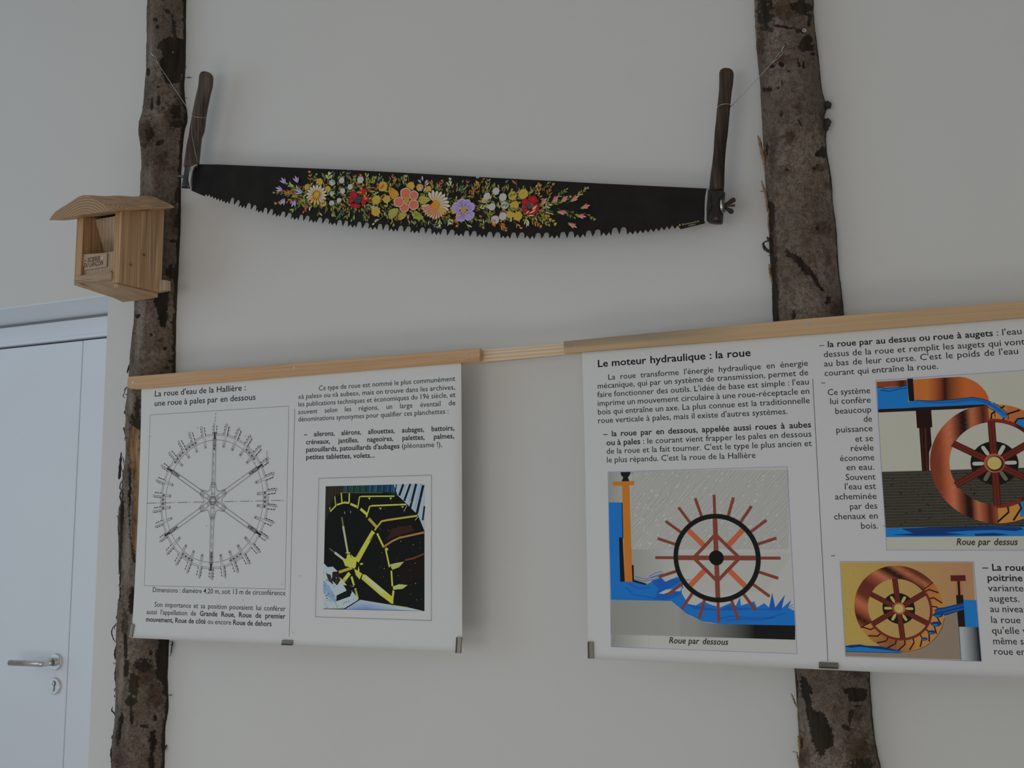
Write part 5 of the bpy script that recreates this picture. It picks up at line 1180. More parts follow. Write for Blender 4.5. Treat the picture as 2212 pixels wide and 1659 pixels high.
def sprig(x, y, ang, ln, n, pal, size, wd_=None, bend=0, stem=True):
    """a stem with paired leaves, zoomless photograph pixels"""
    px_, py_ = x, y; pts = [(x, y)]
    for i in range(n):
        a = math.radians(ang + bend * i / n); px_ += math.cos(a) * ln / n; py_ += math.sin(a) * ln / n
        if not on_blade(px_, py_): break
        pts.append((px_, py_))
    if len(pts) < 2: return
    if stem: fp.line(pts, 0.7, mixc(pal[0], cp(30, 28, 20), .35))
    for i, (qx, qy) in enumerate(pts[1:]):
        an = ang + bend * i / n; s_ = 1.3 * size * (1 - .45 * i / n) * rs.uniform(.85, 1.15); w_ = (wd_ or size * .36)
        for sgn in (-1, 1):
            if rs.random() < .12: continue
            c = rs.choice(pal); petal(qx, qy, an + sgn * rs.uniform(14, 44), s_ * rs.uniform(.75, 1.2), w_ * rs.uniform(.8, 1.15), mixc(c, cp(22, 24, 16), .35), mixc(c, cp(170, 170, 110), .12))
    petal(pts[-1][0], pts[-1][1], ang + bend, size * .8, wd_ or size * .34, pal[0], mixc(pal[0], cp(170, 170, 110), .2))
# background foliage following the band
def env(x):
    top = np.interp(x, [600, 640, 700, 760, 850, 900, 950, 1000, 1060, 1120, 1180, 1230, 1260], [425, 398, 388, 384, 390, 392, 400, 404, 404, 408, 415, 425, 432])
    bot = np.interp(x, [600, 640, 700, 760, 850, 900, 950, 1000, 1060, 1120, 1180, 1230, 1260], [432, 448, 452, 452, 468, 480, 476, 476, 476, 474, 468, 470, 455])
    return top, bot
for i in range(1150):
    x = rs.uniform(632, 1205); t, b = env(x); y = t + (b - t) * rs.random() ** .9
    if 1190 < x: continue
    outw = (y - (t + b) / 2) / (b - t) * 2
    ang = 90 * outw + rs.uniform(-70, 70) * (1 - .5 * abs(outw)) + (180 if x < 700 and rs.random() < .8 else 0) + (180 if rs.random() < .45 and abs(outw) < .5 else 0)
    c = rs.choice(GR if rs.random() < .82 else BRN)
    ln_ = rs.uniform(7, 12); wl_ = rs.uniform(2.2, 3.8)
    petal(x, y, ang, ln_, wl_, mixc(c, cp(20, 22, 16), .6), mixc(c, cp(20, 22, 16), .15))
    if i % 2: petal(x + .6, y - .5, ang + 3, ln_ * .8, wl_ * .4, c, mixc(c, cp(176, 172, 110), .45))
# sprigs reaching out of the band: x, y, angle, length, leaf pairs, palette, leaf size, bend
G, B_, O_, PA = GR, BRN, [cp(136, 84, 44), cp(122, 66, 40)], PAL
TE = [cp(52, 78, 60), cp(40, 66, 54), cp(64, 84, 54)]; RD = [cp(132, 60, 46), cp(146, 78, 64), cp(120, 52, 38)]; YO = [cp(160, 134, 44), cp(146, 112, 44)]; BGY = [cp(90, 104, 104), cp(74, 90, 86)]
for a in [(655, 420, 180, 60, 7, G, 8, 8), (650, 425, 200, 46, 6, B_, 9, -12), (650, 415, 215, 32, 5, G, 9, -8), (640, 430, 165, 42, 5, B_, 8, 6), (655, 436, 140, 34, 4, G, 9, 8), (668, 438, 120, 20, 3, RD, 9, 0),
          (672, 398, -95, 24, 3, B_, 7, 0), (676, 397, -70, 18, 3, G, 8, 0), (700, 395, -75, 18, 2, G, 12, 0), (708, 396, -82, 18, 2, PA, 10, 0), (722, 388, -98, 14, 3, TE, 6, 0), (735, 392, -75, 18, 3, G, 6, 8), (750, 392, -80, 22, 3, TE, 7, -8),
          (765, 400, -85, 24, 3, G, 7, 0), (770, 405, -70, 26, 4, B_, 6, 0), (800, 402, -112, 26, 4, G, 7.5, 14), (806, 400, -80, 14, 2, G, 7, 0), (822, 396, -95, 16, 2, BGY, 7, 0), (855, 400, -100, 20, 3, B_, 7, 0), (862, 398, -60, 18, 2, G, 8, 10),
          (884, 396, -95, 16, 2, B_, 8, 10), (873, 402, -75, 18, 2, [cp(110, 100, 70), cp(96, 90, 60)], 9, 0), (948, 412, -75, 20, 3, RD, 7, 10), (972, 408, -88, 18, 3, PA, 8, 0), (935, 404, -100, 10, 2, B_, 6, 0),
          (997, 424, -85, 28, 5, TE + [cp(84, 116, 56)], 8, 0), (1008, 404, -80, 16, 2, RD, 7, 10), (1018, 425, -72, 30, 4, B_, 8, 12), (1035, 410, -75, 22, 3, O_, 8, 10), (1050, 420, -82, 28, 3, G, 8, 0), (1058, 402, -85, 16, 2, YO, 7, 0),
          (1092, 405, -80, 18, 2, TE, 8, 0), (1117, 408, -95, 18, 2, B_, 10, 10), (1148, 418, -50, 22, 3, G, 8, 0), (1163, 425, -80, 20, 2, B_, 9, 0), (1172, 412, -52, 26, 3, G, 8, -4), (1182, 422, -60, 24, 3, B_, 7, 0),
          (690, 452, 92, 20, 3, G, 8, 0), (705, 450, 100, 24, 2, PA, 9, 0), (722, 445, 88, 18, 3, G, 8, 6), (745, 448, 118, 26, 4, TE, 8, 0), (760, 452, 125, 22, 4, G, 8, 0), (770, 455, 115, 20, 2, G, 9, 0), (790, 456, 92, 16, 3, G, 8, 0), (800, 460, 112, 18, 3, B_, 7, 0),
          (795, 440, 30, 22, 4, PA, 7, 0), (825, 470, 140, 20, 3, PA, 7, 0), (840, 476, 110, 16, 3, G, 7, 0), (848, 470, 80, 20, 3, YO, 7, 0), (868, 478, 105, 18, 3, PA, 6, 0), (885, 480, 95, 14, 2, PA, 7, 0), (902, 486, 110, 16, 3, PA, 7, 8), (918, 484, 70, 18, 3, PA, 8, 0), (930, 482, 30, 22, 3, BGY, 7, 0),
          (950, 470, 88, 14, 2, PA, 8, 0), (970, 466, 80, 14, 2, PA, 8, 0), (985, 470, 80, 16, 3, B_, 7, 0), (1004, 476, 62, 22, 2, PA, 9, 0), (1028, 468, 55, 26, 3, G, 9, 0), (1045, 458, 30, 24, 4, G, 9, 20), (1030, 450, -10, 34, 5, PA, 8, 0), (1035, 440, -30, 24, 4, PA, 8, 0),
          (1078, 484, 40, 18, 3, O_, 8, 0), (1110, 478, 45, 18, 2, B_, 8, 0), (1135, 468, 70, 16, 3, PA, 8, 0), (1145, 470, 40, 28, 4, B_, 8, 0), (1158, 466, 35, 32, 4, G, 9, 4), (1175, 460, 45, 32, 4, YO, 8, 0), (1165, 455, -30, 40, 5, PA, 8, 0), (1190, 445, -20, 44, 5, G, 8, -12),
          (1205, 450, 30, 40, 4, G, 7, 0), (1225, 440, -35, 48, 5, G, 8, -8), (1240, 436, -45, 40, 4, G, 7, 0), (1200, 430, -40, 30, 4, G, 8, 0), (1262, 460, 35, 24, 3, G, 7, -6), (1225, 455, 25, 30, 3, G, 6, 0)]:
    sprig(*a[:7], bend=a[7])
def pompon(x, y, r, cols, n=46):
    fp.disc(fp.w((x, y)), r * 0.00118, mixc(cols[0], cp(30, 24, 16), .35), 20)
    for k in range(n):
        rr = r * math.sqrt((k + .5) / n) * .9; a = k * 2.39996 + x
        q = (x + rr * math.cos(a), y + rr * math.sin(a))
        petal(q[0] - .9 * math.cos(a), q[1] - .9 * math.sin(a), math.degrees(a), r * .30, r * .21, mixc(cols[1], cp(60, 40, 20), .25 * rs.random()), mixc(cols[0], cols[2], rs.random()))
YE = [cp(172, 148, 56), cp(150, 112, 40), cp(190, 176, 96)]; WH = [cp(164, 164, 160), cp(128, 128, 126), cp(186, 186, 182)]
f2 = lambda x, y: (570 + x / 11.06, 360 + y / 11.06)
f3 = lambda x, y: (730 + x / 10.37, 360 + y / 10.37)
f4 = lambda x, y: (880 + x / 10.37, 370 + y / 10.37)
f5 = lambda x, y: (1000 + x / 10.37, 370 + y / 10.37)
f6 = lambda x, y: (1130 + x / 11.06, 390 + y / 11.06)
for fn, L in ((f2, [(1340, 370, 90), (1060, 500, 88), (1530, 540, 80), (1430, 880, 85)]), (f3, [(1010, 450, 116), (870, 750, 104), (1100, 735, 90), (860, 1010, 108), (1640, 440, 95)]), (f4, [(290, 370, 85), (480, 410, 78)]),
              (f5, [(1120, 555, 98), (1360, 515, 112), (1165, 765, 100), (1070, 970, 92), (1240, 1010, 102)])):
    for x, y, r in L: pompon(*fn(x, y), r / (11.06 if fn is f2 else 10.37), YE)
for fn, L in ((f2, [(1650, 390, 76), (1870, 335, 76), (2075, 490, 72), (1895, 590, 70), (1640, 650, 62), (1810, 810, 62), (1635, 880, 70)]), (f3, [(515, 305, 82)]), (f5, [(550, 565, 82), (750, 455, 84), (905, 590, 90), (660, 805, 84), (950, 765, 88), (905, 1015, 90), (730, 1095, 98)])):
    for x, y, r in L:
        pompon(*fn(x, y), r / (11.06 if fn is f2 else 10.37), WH, 34)
        qx, qy = fn(x + 55, y + 95) if fn is not f5 else fn(x - 40, y + 110); fp.disc(fp.w((qx, qy)), .0024, cp(150, 104, 40), 10)
# leaves with veins
def leaf_big(fn, pts, c, cv, stem, tips):
    fp.poly([fn(*p) for p in pts], c, grad=lambda q: mixc(c, cp(176, 150, 60), .35 * rs.random()))
    for t in tips: fp.line([fn(*stem), fn(*t)], 0.35, cv)
leaf_big(f3, [(1145, 450), (1250, 490), (1350, 560), (1385, 640), (1340, 700), (1250, 740), (1190, 690), (1150, 580)], cp(158, 108, 34), cp(60, 36, 18), (1160, 470), [(1340, 690), (1350, 600), (1290, 720), (1230, 720), (1330, 560)])
leaf_big(f3, [(1140, 1060), (1180, 980), (1260, 940), (1360, 940), (1370, 1000), (1320, 1100), (1230, 1170), (1150, 1180)], cp(104, 108, 52), cp(40, 44, 24), (1150, 1170), [(1350, 960), (1260, 960), (1200, 1000), (1340, 1040)])
leaf_big(f3, [(1360, 1200), (1380, 1080), (1450, 1020), (1530, 1010), (1560, 1080), (1500, 1160), (1420, 1210)], cp(112, 100, 44), cp(50, 40, 20), (1370, 1190), [(1540, 1040), (1460, 1040), (1530, 1100), (1410, 1090)])
leaf_big(f3, [(1690, 1050), (1760, 990), (1840, 1040), (1920, 1130), (1920, 1190), (1800, 1200), (1700, 1150)], cp(84, 100, 44), cp(34, 44, 22), (1710, 1060), [(1900, 1180), (1880, 1110), (1790, 1190), (1830, 1060)])
leaf_big(f3, [(1830, 690), (1920, 660), (2040, 700), (2090, 760), (1980, 830), (1880, 850), (1810, 780)], cp(112, 112, 46), cp(44, 40, 20), (1820, 730), [(2080, 750), (1990, 690), (1990, 820), (1920, 670), (1900, 840)])
# daisies
def daisy(c, r0, r1, a0, a1, n, cb, ct, wd_):
    for k in range(n):
        a = a0 + (a1 - a0) * k / (n - 1); petal(c[0] + r0 * .7 * math.cos(math.radians(a)), c[1] + r0 * .7 * math.sin(math.radians(a)), a, (r1 - r0 * .66) * 1.03, wd_ * 1.28, cp(26, 22, 16), cp(26, 22, 16), tip=1.1)
        petal(c[0] + r0 * .7 * math.cos(math.radians(a)), c[1] + r0 * .7 * math.sin(math.radians(a)), a, (r1 - r0 * .75) * rs.uniform(.95, 1.02), wd_, cb, ct, tip=1.1)
d1_ = f2(1272, 685)
daisy(d1_, 8, 24, -195, 45, 12, cp(176, 140, 90), cp(184, 180, 170), 5.6); daisy(d1_, 8, 23, 55, 150, 5, cp(150, 108, 50), cp(170, 150, 100), 5.2)
fp.disc(fp.w(d1_), .0093, cp(176, 126, 30), 24); fp.disc(fp.w((d1_[0] + 1, d1_[1] - 2)), .0062, cp(192, 150, 36), 20)
for p in [(1060, 800, 60, 90), (1140, 760, 50, 110), (1240, 860, 95, 120), (1160, 920, 110, 90)]: petal(*f2(p[0], p[1]), p[2], 9, 3, cp(140, 96, 34), cp(120, 104, 44))
d2_ = f4(640, 760)
daisy(d2_, 9, 33, -118, 22, 9, cp(178, 140, 96), cp(186, 184, 174), 8.2)
daisy(d2_, 9, 31, 35, 62, 3, cp(168, 120, 50), cp(176, 160, 110), 7)
daisy(d2_, 9, 32, 75, 175, 9, cp(168, 92, 40), cp(176, 158, 140), 7.4)
for k in range(22):
    a = rs.uniform(70, 178); r_ = rs.uniform(12, 30); petal(d2_[0] + r_ * math.cos(math.radians(a)), d2_[1] + r_ * math.sin(math.radians(a)), a + rs.uniform(-60, 60), rs.uniform(3, 6), 2.2, cp(158, 66, 34), cp(172, 90, 44))
for k in range(10):
    a = rs.uniform(25, 62); r_ = rs.uniform(18, 34); petal(d2_[0] + r_ * math.cos(math.radians(a)), d2_[1] + r_ * math.sin(math.radians(a)), a + rs.uniform(-70, 70), rs.uniform(4, 7), 2.6, cp(150, 104, 32), cp(166, 122, 40))
fp.disc(fp.w(d2_), .0105, cp(178, 122, 34), 24)
for k in range(9): petal(d2_[0] + rs.uniform(-8, 4), d2_[1] + rs.uniform(-6, 6), 160 + rs.uniform(-30, 40), 7, 2, cp(168, 76, 30), cp(186, 140, 40))
# coral flower
def bloom(fn, c, pets, cin, cout, rim, eye, er, sc_):
    for x, y, r in pets:
        q = fn(x, y); cc_ = fn(*c); a = math.atan2(q[1] - cc_[1], q[0] - cc_[0]); rr = r / sc_
        for f, colr in ((1.16, cp(28, 20, 18)), (1.08, rim), (.93, None)):
            pts = []
            for k in range(20):
                t = 2 * math.pi * k / 20; wob = 1 + .05 * math.sin(5 * t + x)
                pts.append((q[0] + rr * f * wob * math.cos(t), q[1] + rr * f * wob * math.sin(t)))
            P = [fp.w(p) for p in pts] + [fp.w(q)]
            ci = fp.w(cc_)
            cols = [colr or mixc(cin, cout, min(1, math.hypot(p[0] - ci[0], p[1] - ci[1]) / (rr * .0030))) for p in P]
            fp.add(P, [(k, (k + 1) % 20, 20) for k in range(20)], cols)
    q = fn(*c); fp.disc(fp.w(q), er * .00115, mixc(eye, cp(60, 40, 20), .4), 18)
    for k in range(34):
        a = k * 2.4; r_ = er * math.sqrt((k + .5) / 34); fp.disc(fp.w((q[0] + r_ * math.cos(a), q[1] + r_ * math.sin(a))), .0009, mixc(eye, cp(200, 180, 90), rs.random() * .7), 7)
bloom(f3, (1555, 762), [(1535, 608, 118), (1712, 648, 98), (1500, 925, 98), (1378, 800, 108), (1708, 862, 108)], cp(168, 80, 58), cp(180, 98, 74), cp(178, 166, 156), cp(172, 134, 44), 7.2, 10.37)
bloom(f4, (1272, 868), [(1240, 735, 108), (1345, 730, 88), (1430, 805, 88), (1110, 805, 92), (1090, 860, 86), (1215, 1020, 106), (1410, 985, 96), (1380, 1040, 70)], cp(72, 58, 128), cp(130, 112, 160), cp(164, 158, 172), cp(166, 134, 48), 7.4, 10.37)
for p in [(1130, 920, 160), (1180, 985, 150), (1230, 985, 170), (1080, 1060, 40), (1000, 960, -40), (960, 860, -30)]: petal(*f4(p[0], p[1]), p[2], 11, 3.6, cp(150, 106, 44), cp(160, 120, 60))
# poppies
def blob(fn, x, y, rx, ry, c, c2, an=0):
    q = fn(x, y); pts = []
    for k in range(20):
        t = 2 * math.pi * k / 20; w = 1 + .08 * math.sin(4 * t + x * .1)
        dx, dy = rx * w * math.cos(t), ry * w * math.sin(t); a = math.radians(an)
        pts.append((q[0] + dx * math.cos(a) - dy * math.sin(a), q[1] + dx * math.sin(a) + dy * math.cos(a)))
    P = [fp.w(p) for p in pts] + [fp.w(q)]
    fp.add(P, [(k, (k + 1) % 20, 20) for k in range(20)], [c] * 20 + [c2])
RE, RK = cp(132, 22, 28), cp(98, 16, 22)
for x, y, rx, ry, an in [(570, 570, 10, 8, -35), (370, 640, 9, 8.5, 20), (640, 730, 10, 6.5, 10), (310, 770, 6.5, 5, -20), (410, 885, 12, 5, 6), (590, 800, 6, 5, 0)]: blob(f3, x, y, rx, ry, RK, RE, an)
blob(f3, 455, 750, 8, 7.5, cp(18, 18, 20), cp(14, 14, 16))
for k in range(26):
    a = k * 2.4; r_ = 8.2 * math.sqrt((k + .5) / 26); q = f3(455, 750); fp.disc(fp.w((q[0] + r_ * math.cos(a), q[1] + r_ * math.sin(a))), .0007, cp(186, 186, 180), 7)
for x, y, rx, ry, an in [(1585, 640, 11, 8, 20), (1630, 830, 9, 10, 0), (1400, 700, 7, 9, 20), (1430, 905, 9, 6, 20), (1580, 930, 11, 6, -20), (1520, 760, 9, 8, 0)]: blob(f5, x, y, rx, ry, RK, RE, an)
blob(f5, 1500, 790, 6, 8, cp(18, 18, 20), cp(14, 14, 16))
for k in range(22):
    a = k * 2.4; r_ = 7 * math.sqrt((k + .5) / 22); q = f5(1510, 780); fp.disc(fp.w((q[0] + r_ * math.cos(a), q[1] + r_ * math.sin(a))), .0007, cp(176, 176, 176), 7)
for p in [(1560, 870, -45, 12), (1590, 880, -55, 14), (1490, 960, -30, 18), (1470, 1000, 0, 14), (1420, 960, -40, 10)]: petal(*f5(p[0], p[1]), p[2], p[3], 2.6, cp(150, 140, 92), cp(160, 152, 110))
for p in [(560, 600, 200), (520, 580, 180), (590, 620, 60), (640, 640, 120), (560, 540, -120), (600, 740, -20), (700, 740, -30), (650, 560, 90)]: petal(*f3(p[0], p[1]), p[2], 8, 3.4, cp(92, 76, 30), cp(140, 124, 50))
# pink buds on the right, lilac buds on the left
PK, PW, PR_ = cp(172, 96, 92), cp(186, 160, 158), cp(160, 56, 54)
for x, y, an in [(450, 590, -52), (720, 520, -45), (930, 510, -40), (1170, 490, -32), (1420, 660, -18), (860, 760, 8), (1320, 850, 8), (1120, 1040, 28)]:
    q = f6(x, y)
    for da, L_, w_, c0, c1 in ((-22, 15, 3.6, PR_, PK), (20, 14, 3.4, PK, PW), (0, 19, 4.0, PR_, PW), (-8, 16, 2.4, PK, PK), (10, 12, 2, PW, PR_)):
        petal(q[0], q[1], an + da, L_, w_, c0, c1)
    petal(q[0] - 4 * math.cos(math.radians(an)), q[1] - 4 * math.sin(math.radians(an)), an - 14, 10, 3, cp(70, 84, 40), cp(96, 100, 52)); petal(q[0] - 4 * math.cos(math.radians(an)), q[1] - 4 * math.sin(math.radians(an)), an + 20, 9, 3, cp(60, 76, 38), cp(120, 116, 50))
LI, LW_, LP = cp(104, 90, 150), cp(176, 172, 182), cp(120, 96, 130)
for x, y, an, s_ in [(540, 420, -125, 17), (470, 570, -160, 17), (830, 400, -110, 17), (950, 620, -165, 18), (520, 770, 125, 17), (770, 810, 120, 17)]:
    q = f2(x, y)
    for da, L_, w_, c0, c1 in ((-26, s_ * .9, 3.2, LI, LW_), (24, s_ * .8, 3.2, LI, LP), (0, s_, 3.8, LP, LW_), (10, s_ * .7, 2, LI, LI)): petal(q[0], q[1], an + da, L_, w_, c0, c1)
for x, y, an in [(1885, 380, -135), (1915, 330, -98), (1960, 400, -60), (1975, 440, -45), (1890, 560, -110), (1930, 580, -60)]: petal(*f3(x, y), an, 11, 3.4, cp(112, 98, 124), cp(170, 164, 176))
for x, y, an in [(880, 440, -70), (930, 490, -100), (960, 520, -60), (870, 490, 190), (1000, 480, -70)]: petal(*f3(x, y), an, 9, 2.6, cp(140, 44, 34), cp(160, 70, 44))
for x, y, an in [(640, 1100, 20), (760, 1120, 190), (660, 1130, 70), (740, 1150, 100), (860, 1200, 70), (880, 1210, 40), (850, 1180, 10)]: petal(*f5(x, y), an, 11, 3, cp(126, 76, 38), cp(146, 92, 46))
for x, y, an in [(1060, 590, -60), (1130, 560, -50), (1080, 690, -10), (1030, 640, 130), (880, 800, -40), (960, 810, -60), (1060, 880, 30), (1100, 830, 10)]: petal(*f5(x, y), an, 10, 3, cp(34, 62, 40), cp(64, 92, 46))
for x, y, an in [(1640, 360, 10), (1060, 440, 30), (1640, 620, -20), (1590, 660, 160), (1660, 690, -40), (1620, 900, 40), (1650, 960, 60)]: petal(*f2(x, y), an, 8, 3, cp(56, 86, 44), cp(110, 120, 50))
petal(*f2(1110, 980), 90, 8, 3, PAL[0], PAL[0])
pf = fp.build(M_paint, blade); pf.name = 'painted_flowers'
# the painter's signature near the right end
sg = Print('painted_signature', YW - 0.0011, 0.0002); sg.view(1290, 390, 7.135)
def sig(s_, a, b, em, c): text_line(sg, s_, a, b, em, 0, 1, c)
sig("B.", (1255, 702), (1296, 696), .0062, cp(170, 150, 70)); sig("Reinwelch", (1304, 692), (1575, 636), .0054, cp(112, 112, 76)); sig("2001", (1398, 706), (1520, 684), .0048, cp(112, 112, 76))
sg.build(M_paint, blade)
# ------------------------------------------------------------------ hooks and hanging wires
def hook(info, px, py, pts, label):
    q = on_bark(info, px, py)
    o = tube('screw_hook', [(q[0], q[1] + .004, q[2])] + [U(p[0], p[1], q[1] - p[2]) for p in pts], 0.0016, M_zinc, None, 8)
    tag(o, label, 'hook'); return q[1]
ya = hook(inf1, 325.8, 112.5, [(326.5, 113, .010), (328, 117, .016), (330, 120, .017), (332.5, 121, .014), (333, 119, .010)], 'small zinc hook screwed into the top of the slim left trunk')
yb2 = hook(inf2, 1695, 98, [(1693.5, 98.5, .010), (1690.5, 103, .017), (1689, 109, .018), (1690, 112, .015), (1692, 111, .011)], 'small zinc hook screwed into the broad right trunk near its top')
r_w = 0.0008
w1 = thing('hanging_wire', 'thin wire from the left hook to the pale saw handle', 'wire', U(415, 249, YW))
tube('wire_strand', [U(331, 121, ya - .016), U(337, 124, ya - .016), U(338.5, 133, ya - .014), U(370, 181, (ya + YW) / 2 - .01), U(415.8, 249.3, YW - .019)], r_w, M_wire, w1, 6)
tube('wire_strand', [U(331, 122, ya - .016), U(334, 129, ya - .015), U(339, 134, ya - .014), U(371, 182, (ya + YW) / 2 - .01), U(416, 250.5, YW - .018)], r_w, M_wire, w1, 6)
tube('wire_twist', [U(337.5, 131, ya - .014), U(341, 137, ya - .014)], r_w * 2.2, M_wire, w1, 8)
tube('wire_loop', [U(416, 249, YW - .022), U(420, 252.5, YW - .024), U(430, 253.6, YW - .0235), U(441, 254.6, YW - .016), U(443.8, 254, YW - .002), U(440, 252, YW + .014), U(420, 250, YW + .014), U(415.6, 250, YW + .002), U(416, 249, YW - .017)], r_w, M_wire, w1, 6)
tube('wire_tail', [U(416, 251, YW - .018), U(413.4, 258, YW - .020), U(413.6, 268, YW - .021), U(414.6, 292, YW - .024), U(420, 322, YW - .023), U(426.8, 350, YW - .015)], r_w * .8, M_wire, w1, 6)
w2 = thing('hanging_wire', 'thin wire from the right hook to the dark saw handle', 'wire', U(1578, 231, YW))
tube('wire_strand', [U(1690, 111, yb2 - .017), U(1682, 115, yb2 - .016), U(1672, 131, yb2 - .014), U(1630, 177, (yb2 + YW) / 2 - .008), U(1577.7, 231.5, YW - .004)], r_w, M_wire, w2, 6)
tube('wire_strand', [U(1691, 112, yb2 - .016), U(1690, 117, yb2 - .016), U(1676, 130, yb2 - .014), U(1671, 133, yb2 - .014)], r_w, M_wire, w2, 6)
tube('wire_twist', [U(1674, 130, yb2 - .014), U(1669, 135, yb2 - .014)], r_w * 2.0, M_wire, w2, 8)
tube('wire_loop', [U(1577.9, 230, YW - .004), U(1576.5, 225.2, YW - .018), U(1568, 224.2, YW - .024), U(1558, 226, YW - .022), U(1551, 230.5, YW - .014), U(1548.6, 236, YW - .003), U(1552, 236, YW + .012), U(1570, 232, YW + .013), U(1577.9, 230, YW - .004)], r_w * 1.15, M_wire, w2, 6)

# ------------------------------------------------------------------ bird nesting box on the left slab
bx = thing('nesting_box', 'open-fronted wooden bird box with a curved slab roof on the slim left trunk', 'bird box', (-2.1, -0.1, 2.13))
YBK, YFR = -0.092, -0.250
xr = U(346, 631, YBK)[0]; xl = U(160.5, 600, YFR)[0]; xri = U(243, 600, YFR)[0]; xli = U(174.5, 600, YFR)[0]
zbr = U(346, 631, YBK)[2]; zbf = U(268, 608, YFR)[2]; ztb = U(351, 457, YBK)[2] + .006; ztf = U(267, 459, YFR)[2] + .004
zll = U(161, 611, YFR)[2]
rp = prism_yz('side_panel', [(YFR, zbf), (YBK + .004, zbr), (YBK + .004, ztb), (YFR, ztf)], xri, xr, M_bird, bx)
lp = prism_yz('side_panel', [(YFR, zll - .006), (YBK + .004, zbr - .004), (YBK + .004, ztb), (YFR, ztf)], xl, xli, M_bird, bx)
zfl = zbf + 0.012
prism_yz('bottom_board', [(YFR + .004, zll - .002), (YBK, zbr - .016), (YBK, zbr + .006), (YFR + .004, zll + .020)], xli, xri + .002, M_birdbot, bx)
prism_yz('bottom_board', [(YFR + .010, zbf - .010), (YBK + .004, zbr - .014), (YBK + .004, zbr - .001), (YFR + .010, zbf - .001)], xri - .004, xr - .012, M_birdbot, bx)
box('front_board', xli + .0005, xri - .0005, YFR + .012, YFR + .026, zll + .018, U(243, 540, YFR)[2], M_birdin, bx)
prism_px('front_sill', [(162, 596), (190, 593), (236, 584.5), (241, 588), (240, 603), (205, 607), (163, 612)], YFR - .006, YFR + .012, M_birdend, bx, 0.0008)
box('back_board', xli, xri + .001, YBK - .022, YBK - .002, zbr, ztb, M_birdin, bx)
# leaning inner board
prism_yz('inner_board', [(YFR + .052, ztf + .006), (YFR + .040, ztf + .006), (YBK - .040, zll + .02), (YBK - .026, zll + .02)], xli + .001, xri - .001, M_birdin, bx)
prism_px('mounting_cleat', [(340, 604), (359, 605), (359, 626), (347, 628), (333, 631)], YBK - .004, YBK + .014, M_birdin, bx, 0.0006)
# roof: a wany slab, flat below, round above, running front to back and dropping towards the front
ry0, ry1 = -0.325, -0.088
La = U(106, 475, ry0); Ra = U(237, 456, ry0); Rb = U(377, 449, ry1)
wR = (Ra[0] - La[0]); xc0 = (La[0] + Ra[0]) / 2; xoff = Rb[0] - Ra[0]
n = 26; m_ = 14; V = []; F = []
for j in range(m_ + 1):
    t = j / m_; y = ry0 + (ry1 - ry0) * t; zb_ = La[2] * (1 - t) + (Rb[2]) * t; zb_ = (La[2] + Ra[2]) / 2 * (1 - t) + Rb[2] * t
    for i in range(n + 1):
        s_ = -1 + 2 * i / n
        hh = 0.050 * (1 - abs(s_) ** 2.0) ** 0.85 * (1 + .10 * math.sin(s_ * 5 + 1)) * (1 - .12 * t)
        V.append((xc0 + xoff * t + s_ * wR / 2 * (1 + .015 * math.sin(9 * t)), y, zb_ + hh + 0.0012 * math.sin(14 * t + 5 * s_)))
    V.append((xc0 + xoff * t, y, zb_))
k = n + 2
for j in range(m_):
    for i in range(n): F.append((j * k + i, j * k + i + 1, (j + 1) * k + i + 1, (j + 1) * k + i))
    F.append((j * k, (j + 1) * k, (j + 1) * k + n + 1, j * k + n + 1)); F.append((j * k + n, j * k + n + 1, (j + 1) * k + n + 1, (j + 1) * k + n))
for i in range(n):
    F.append((i, n + 1, i + 1)); F.append((m_ * k + i, m_ * k + i + 1, m_ * k + n + 1))
bm = bmesh.new(); vs = [bm.verts.new(v) for v in V]
for f in F: bm.faces.new([vs[i] for i in f])
roof = new_obj('roof', bm_done(bm, 'roof'), M_birdroof, bx)
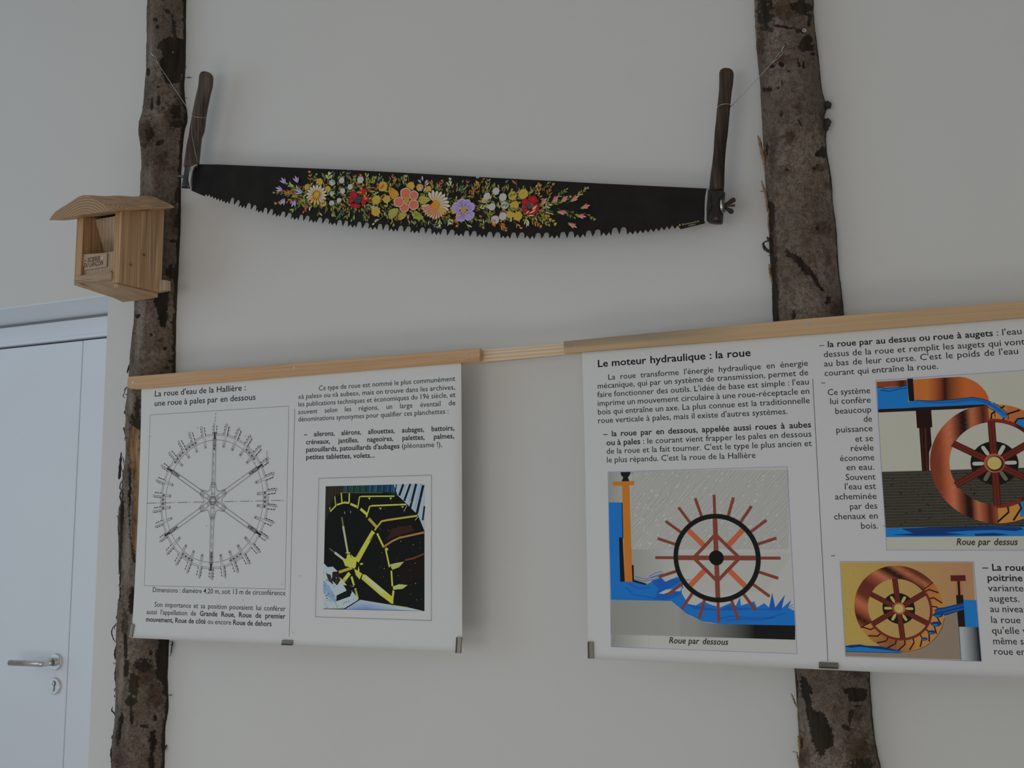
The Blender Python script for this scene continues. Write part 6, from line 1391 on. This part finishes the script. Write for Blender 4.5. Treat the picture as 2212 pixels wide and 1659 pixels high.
# growth rings on the sawn front end of the roof and the knots of the side panel
def ring_mat():
    m, nt, b = mat_new('roof_end_rings'); L = nt.links
    b.inputs['Roughness'].default_value = 0.75
    tc = nt.nodes.new('ShaderNodeTexCoord'); sb = nt.nodes.new('ShaderNodeVectorMath'); sb.operation = 'SUBTRACT'
    sb.inputs[1].default_value = (xc0 + .012, 0, La[2] - 0.075); L.new(tc.outputs['Object'], sb.inputs[0])
    mu = nt.nodes.new('ShaderNodeVectorMath'); mu.operation = 'MULTIPLY'; mu.inputs[1].default_value = (1, 0, 1); L.new(sb.outputs[0], mu.inputs[0])
    wv = nt.nodes.new('ShaderNodeTexWave'); wv.wave_type = 'RINGS'; wv.rings_direction = 'SPHERICAL'; wv.inputs['Scale'].default_value = 42
    wv.inputs['Distortion'].default_value = 1.2; wv.inputs['Detail'].default_value = 3; wv.inputs['Detail Scale'].default_value = 2
    L.new(mu.outputs[0], wv.inputs['Vector'])
    r = nt.nodes.new('ShaderNodeValToRGB'); r.color_ramp.elements[0].color = (0.34, 0.20, 0.11, 1); r.color_ramp.elements[1].color = (0.52, 0.35, 0.20, 1)
    L.new(wv.outputs['Fac'], r.inputs[0]); L.new(r.outputs[0], b.inputs['Base Color'])
    return m
roof.data.materials.append(ring_mat())
for p in roof.data.polygons:
    if p.normal.y < -0.9: p.material_index = 1
kn = Print('wood_knot', 0, 0)
def knot(px, py, rw, rh):
    """a knot on the outer face of the right side panel (plane x = xr)"""
    d = RW @ np.array([(px - CX) / FPX, (py - CY) / FPX, 1.0]); t = (xr - CAM[0]) / d[0]; p = CAM + t * d
    for f, c in ((1.0, (0.40, 0.25, 0.14)), (.8, (0.52, 0.34, 0.19)), (.55, (0.30, 0.19, 0.12)), (.25, (0.13, 0.10, 0.08))):
        b = len(kn.V); nn = 20; kn.n += 1
        kn.V += [(xr + 0.00005 * kn.n, p[1] + rw * f * math.cos(2 * math.pi * i / nn), p[2] + rh * f * (1 + .25 * math.sin(2 * math.pi * i / nn)) * math.sin(2 * math.pi * i / nn)) for i in range(nn)]
        kn.F.append(tuple(range(b, b + nn))); kn.C += [c] * nn
knot(311, 551, 0.012, 0.012); kn_a = kn.build(M_paint, rp)
kn = Print('wood_knot', 0, 0); knot(282, 572, 0.009, 0.008); kn.build(M_paint, rp)
# the small engraved sign
ys_ = YFR + .010
sp = prism_px('name_plate', [(175, 549.5), (231, 546), (229.5, 575.5), (182, 583.5)], ys_ - .004, ys_, M_sign, bx, 0.0004)
sp.name = 'name_plate'
sgn = Print('engraved_lettering', ys_ - .004, 0.0002); sgn.view(0, 380, 3.95)
text_line(sgn, "SCIERIE", (747, 737), (856, 719), .0178, 1, 0, (.05, .03, .026)); text_line(sgn, "DU LANÇOIR", (716, 783), (884, 757), .0178, 1, 0, (.05, .03, .026))
sgn.build(M_burn, sp)
for (px, py) in ((185, 563.5), (221.5, 557)):
    x, _, z = U(px, py, ys_ - .004); disc_y('sign_screw', x, z, ys_ - .0052, ys_ - .002, .0024, M_steel if px > 200 else M_dsteel, sp, 12)
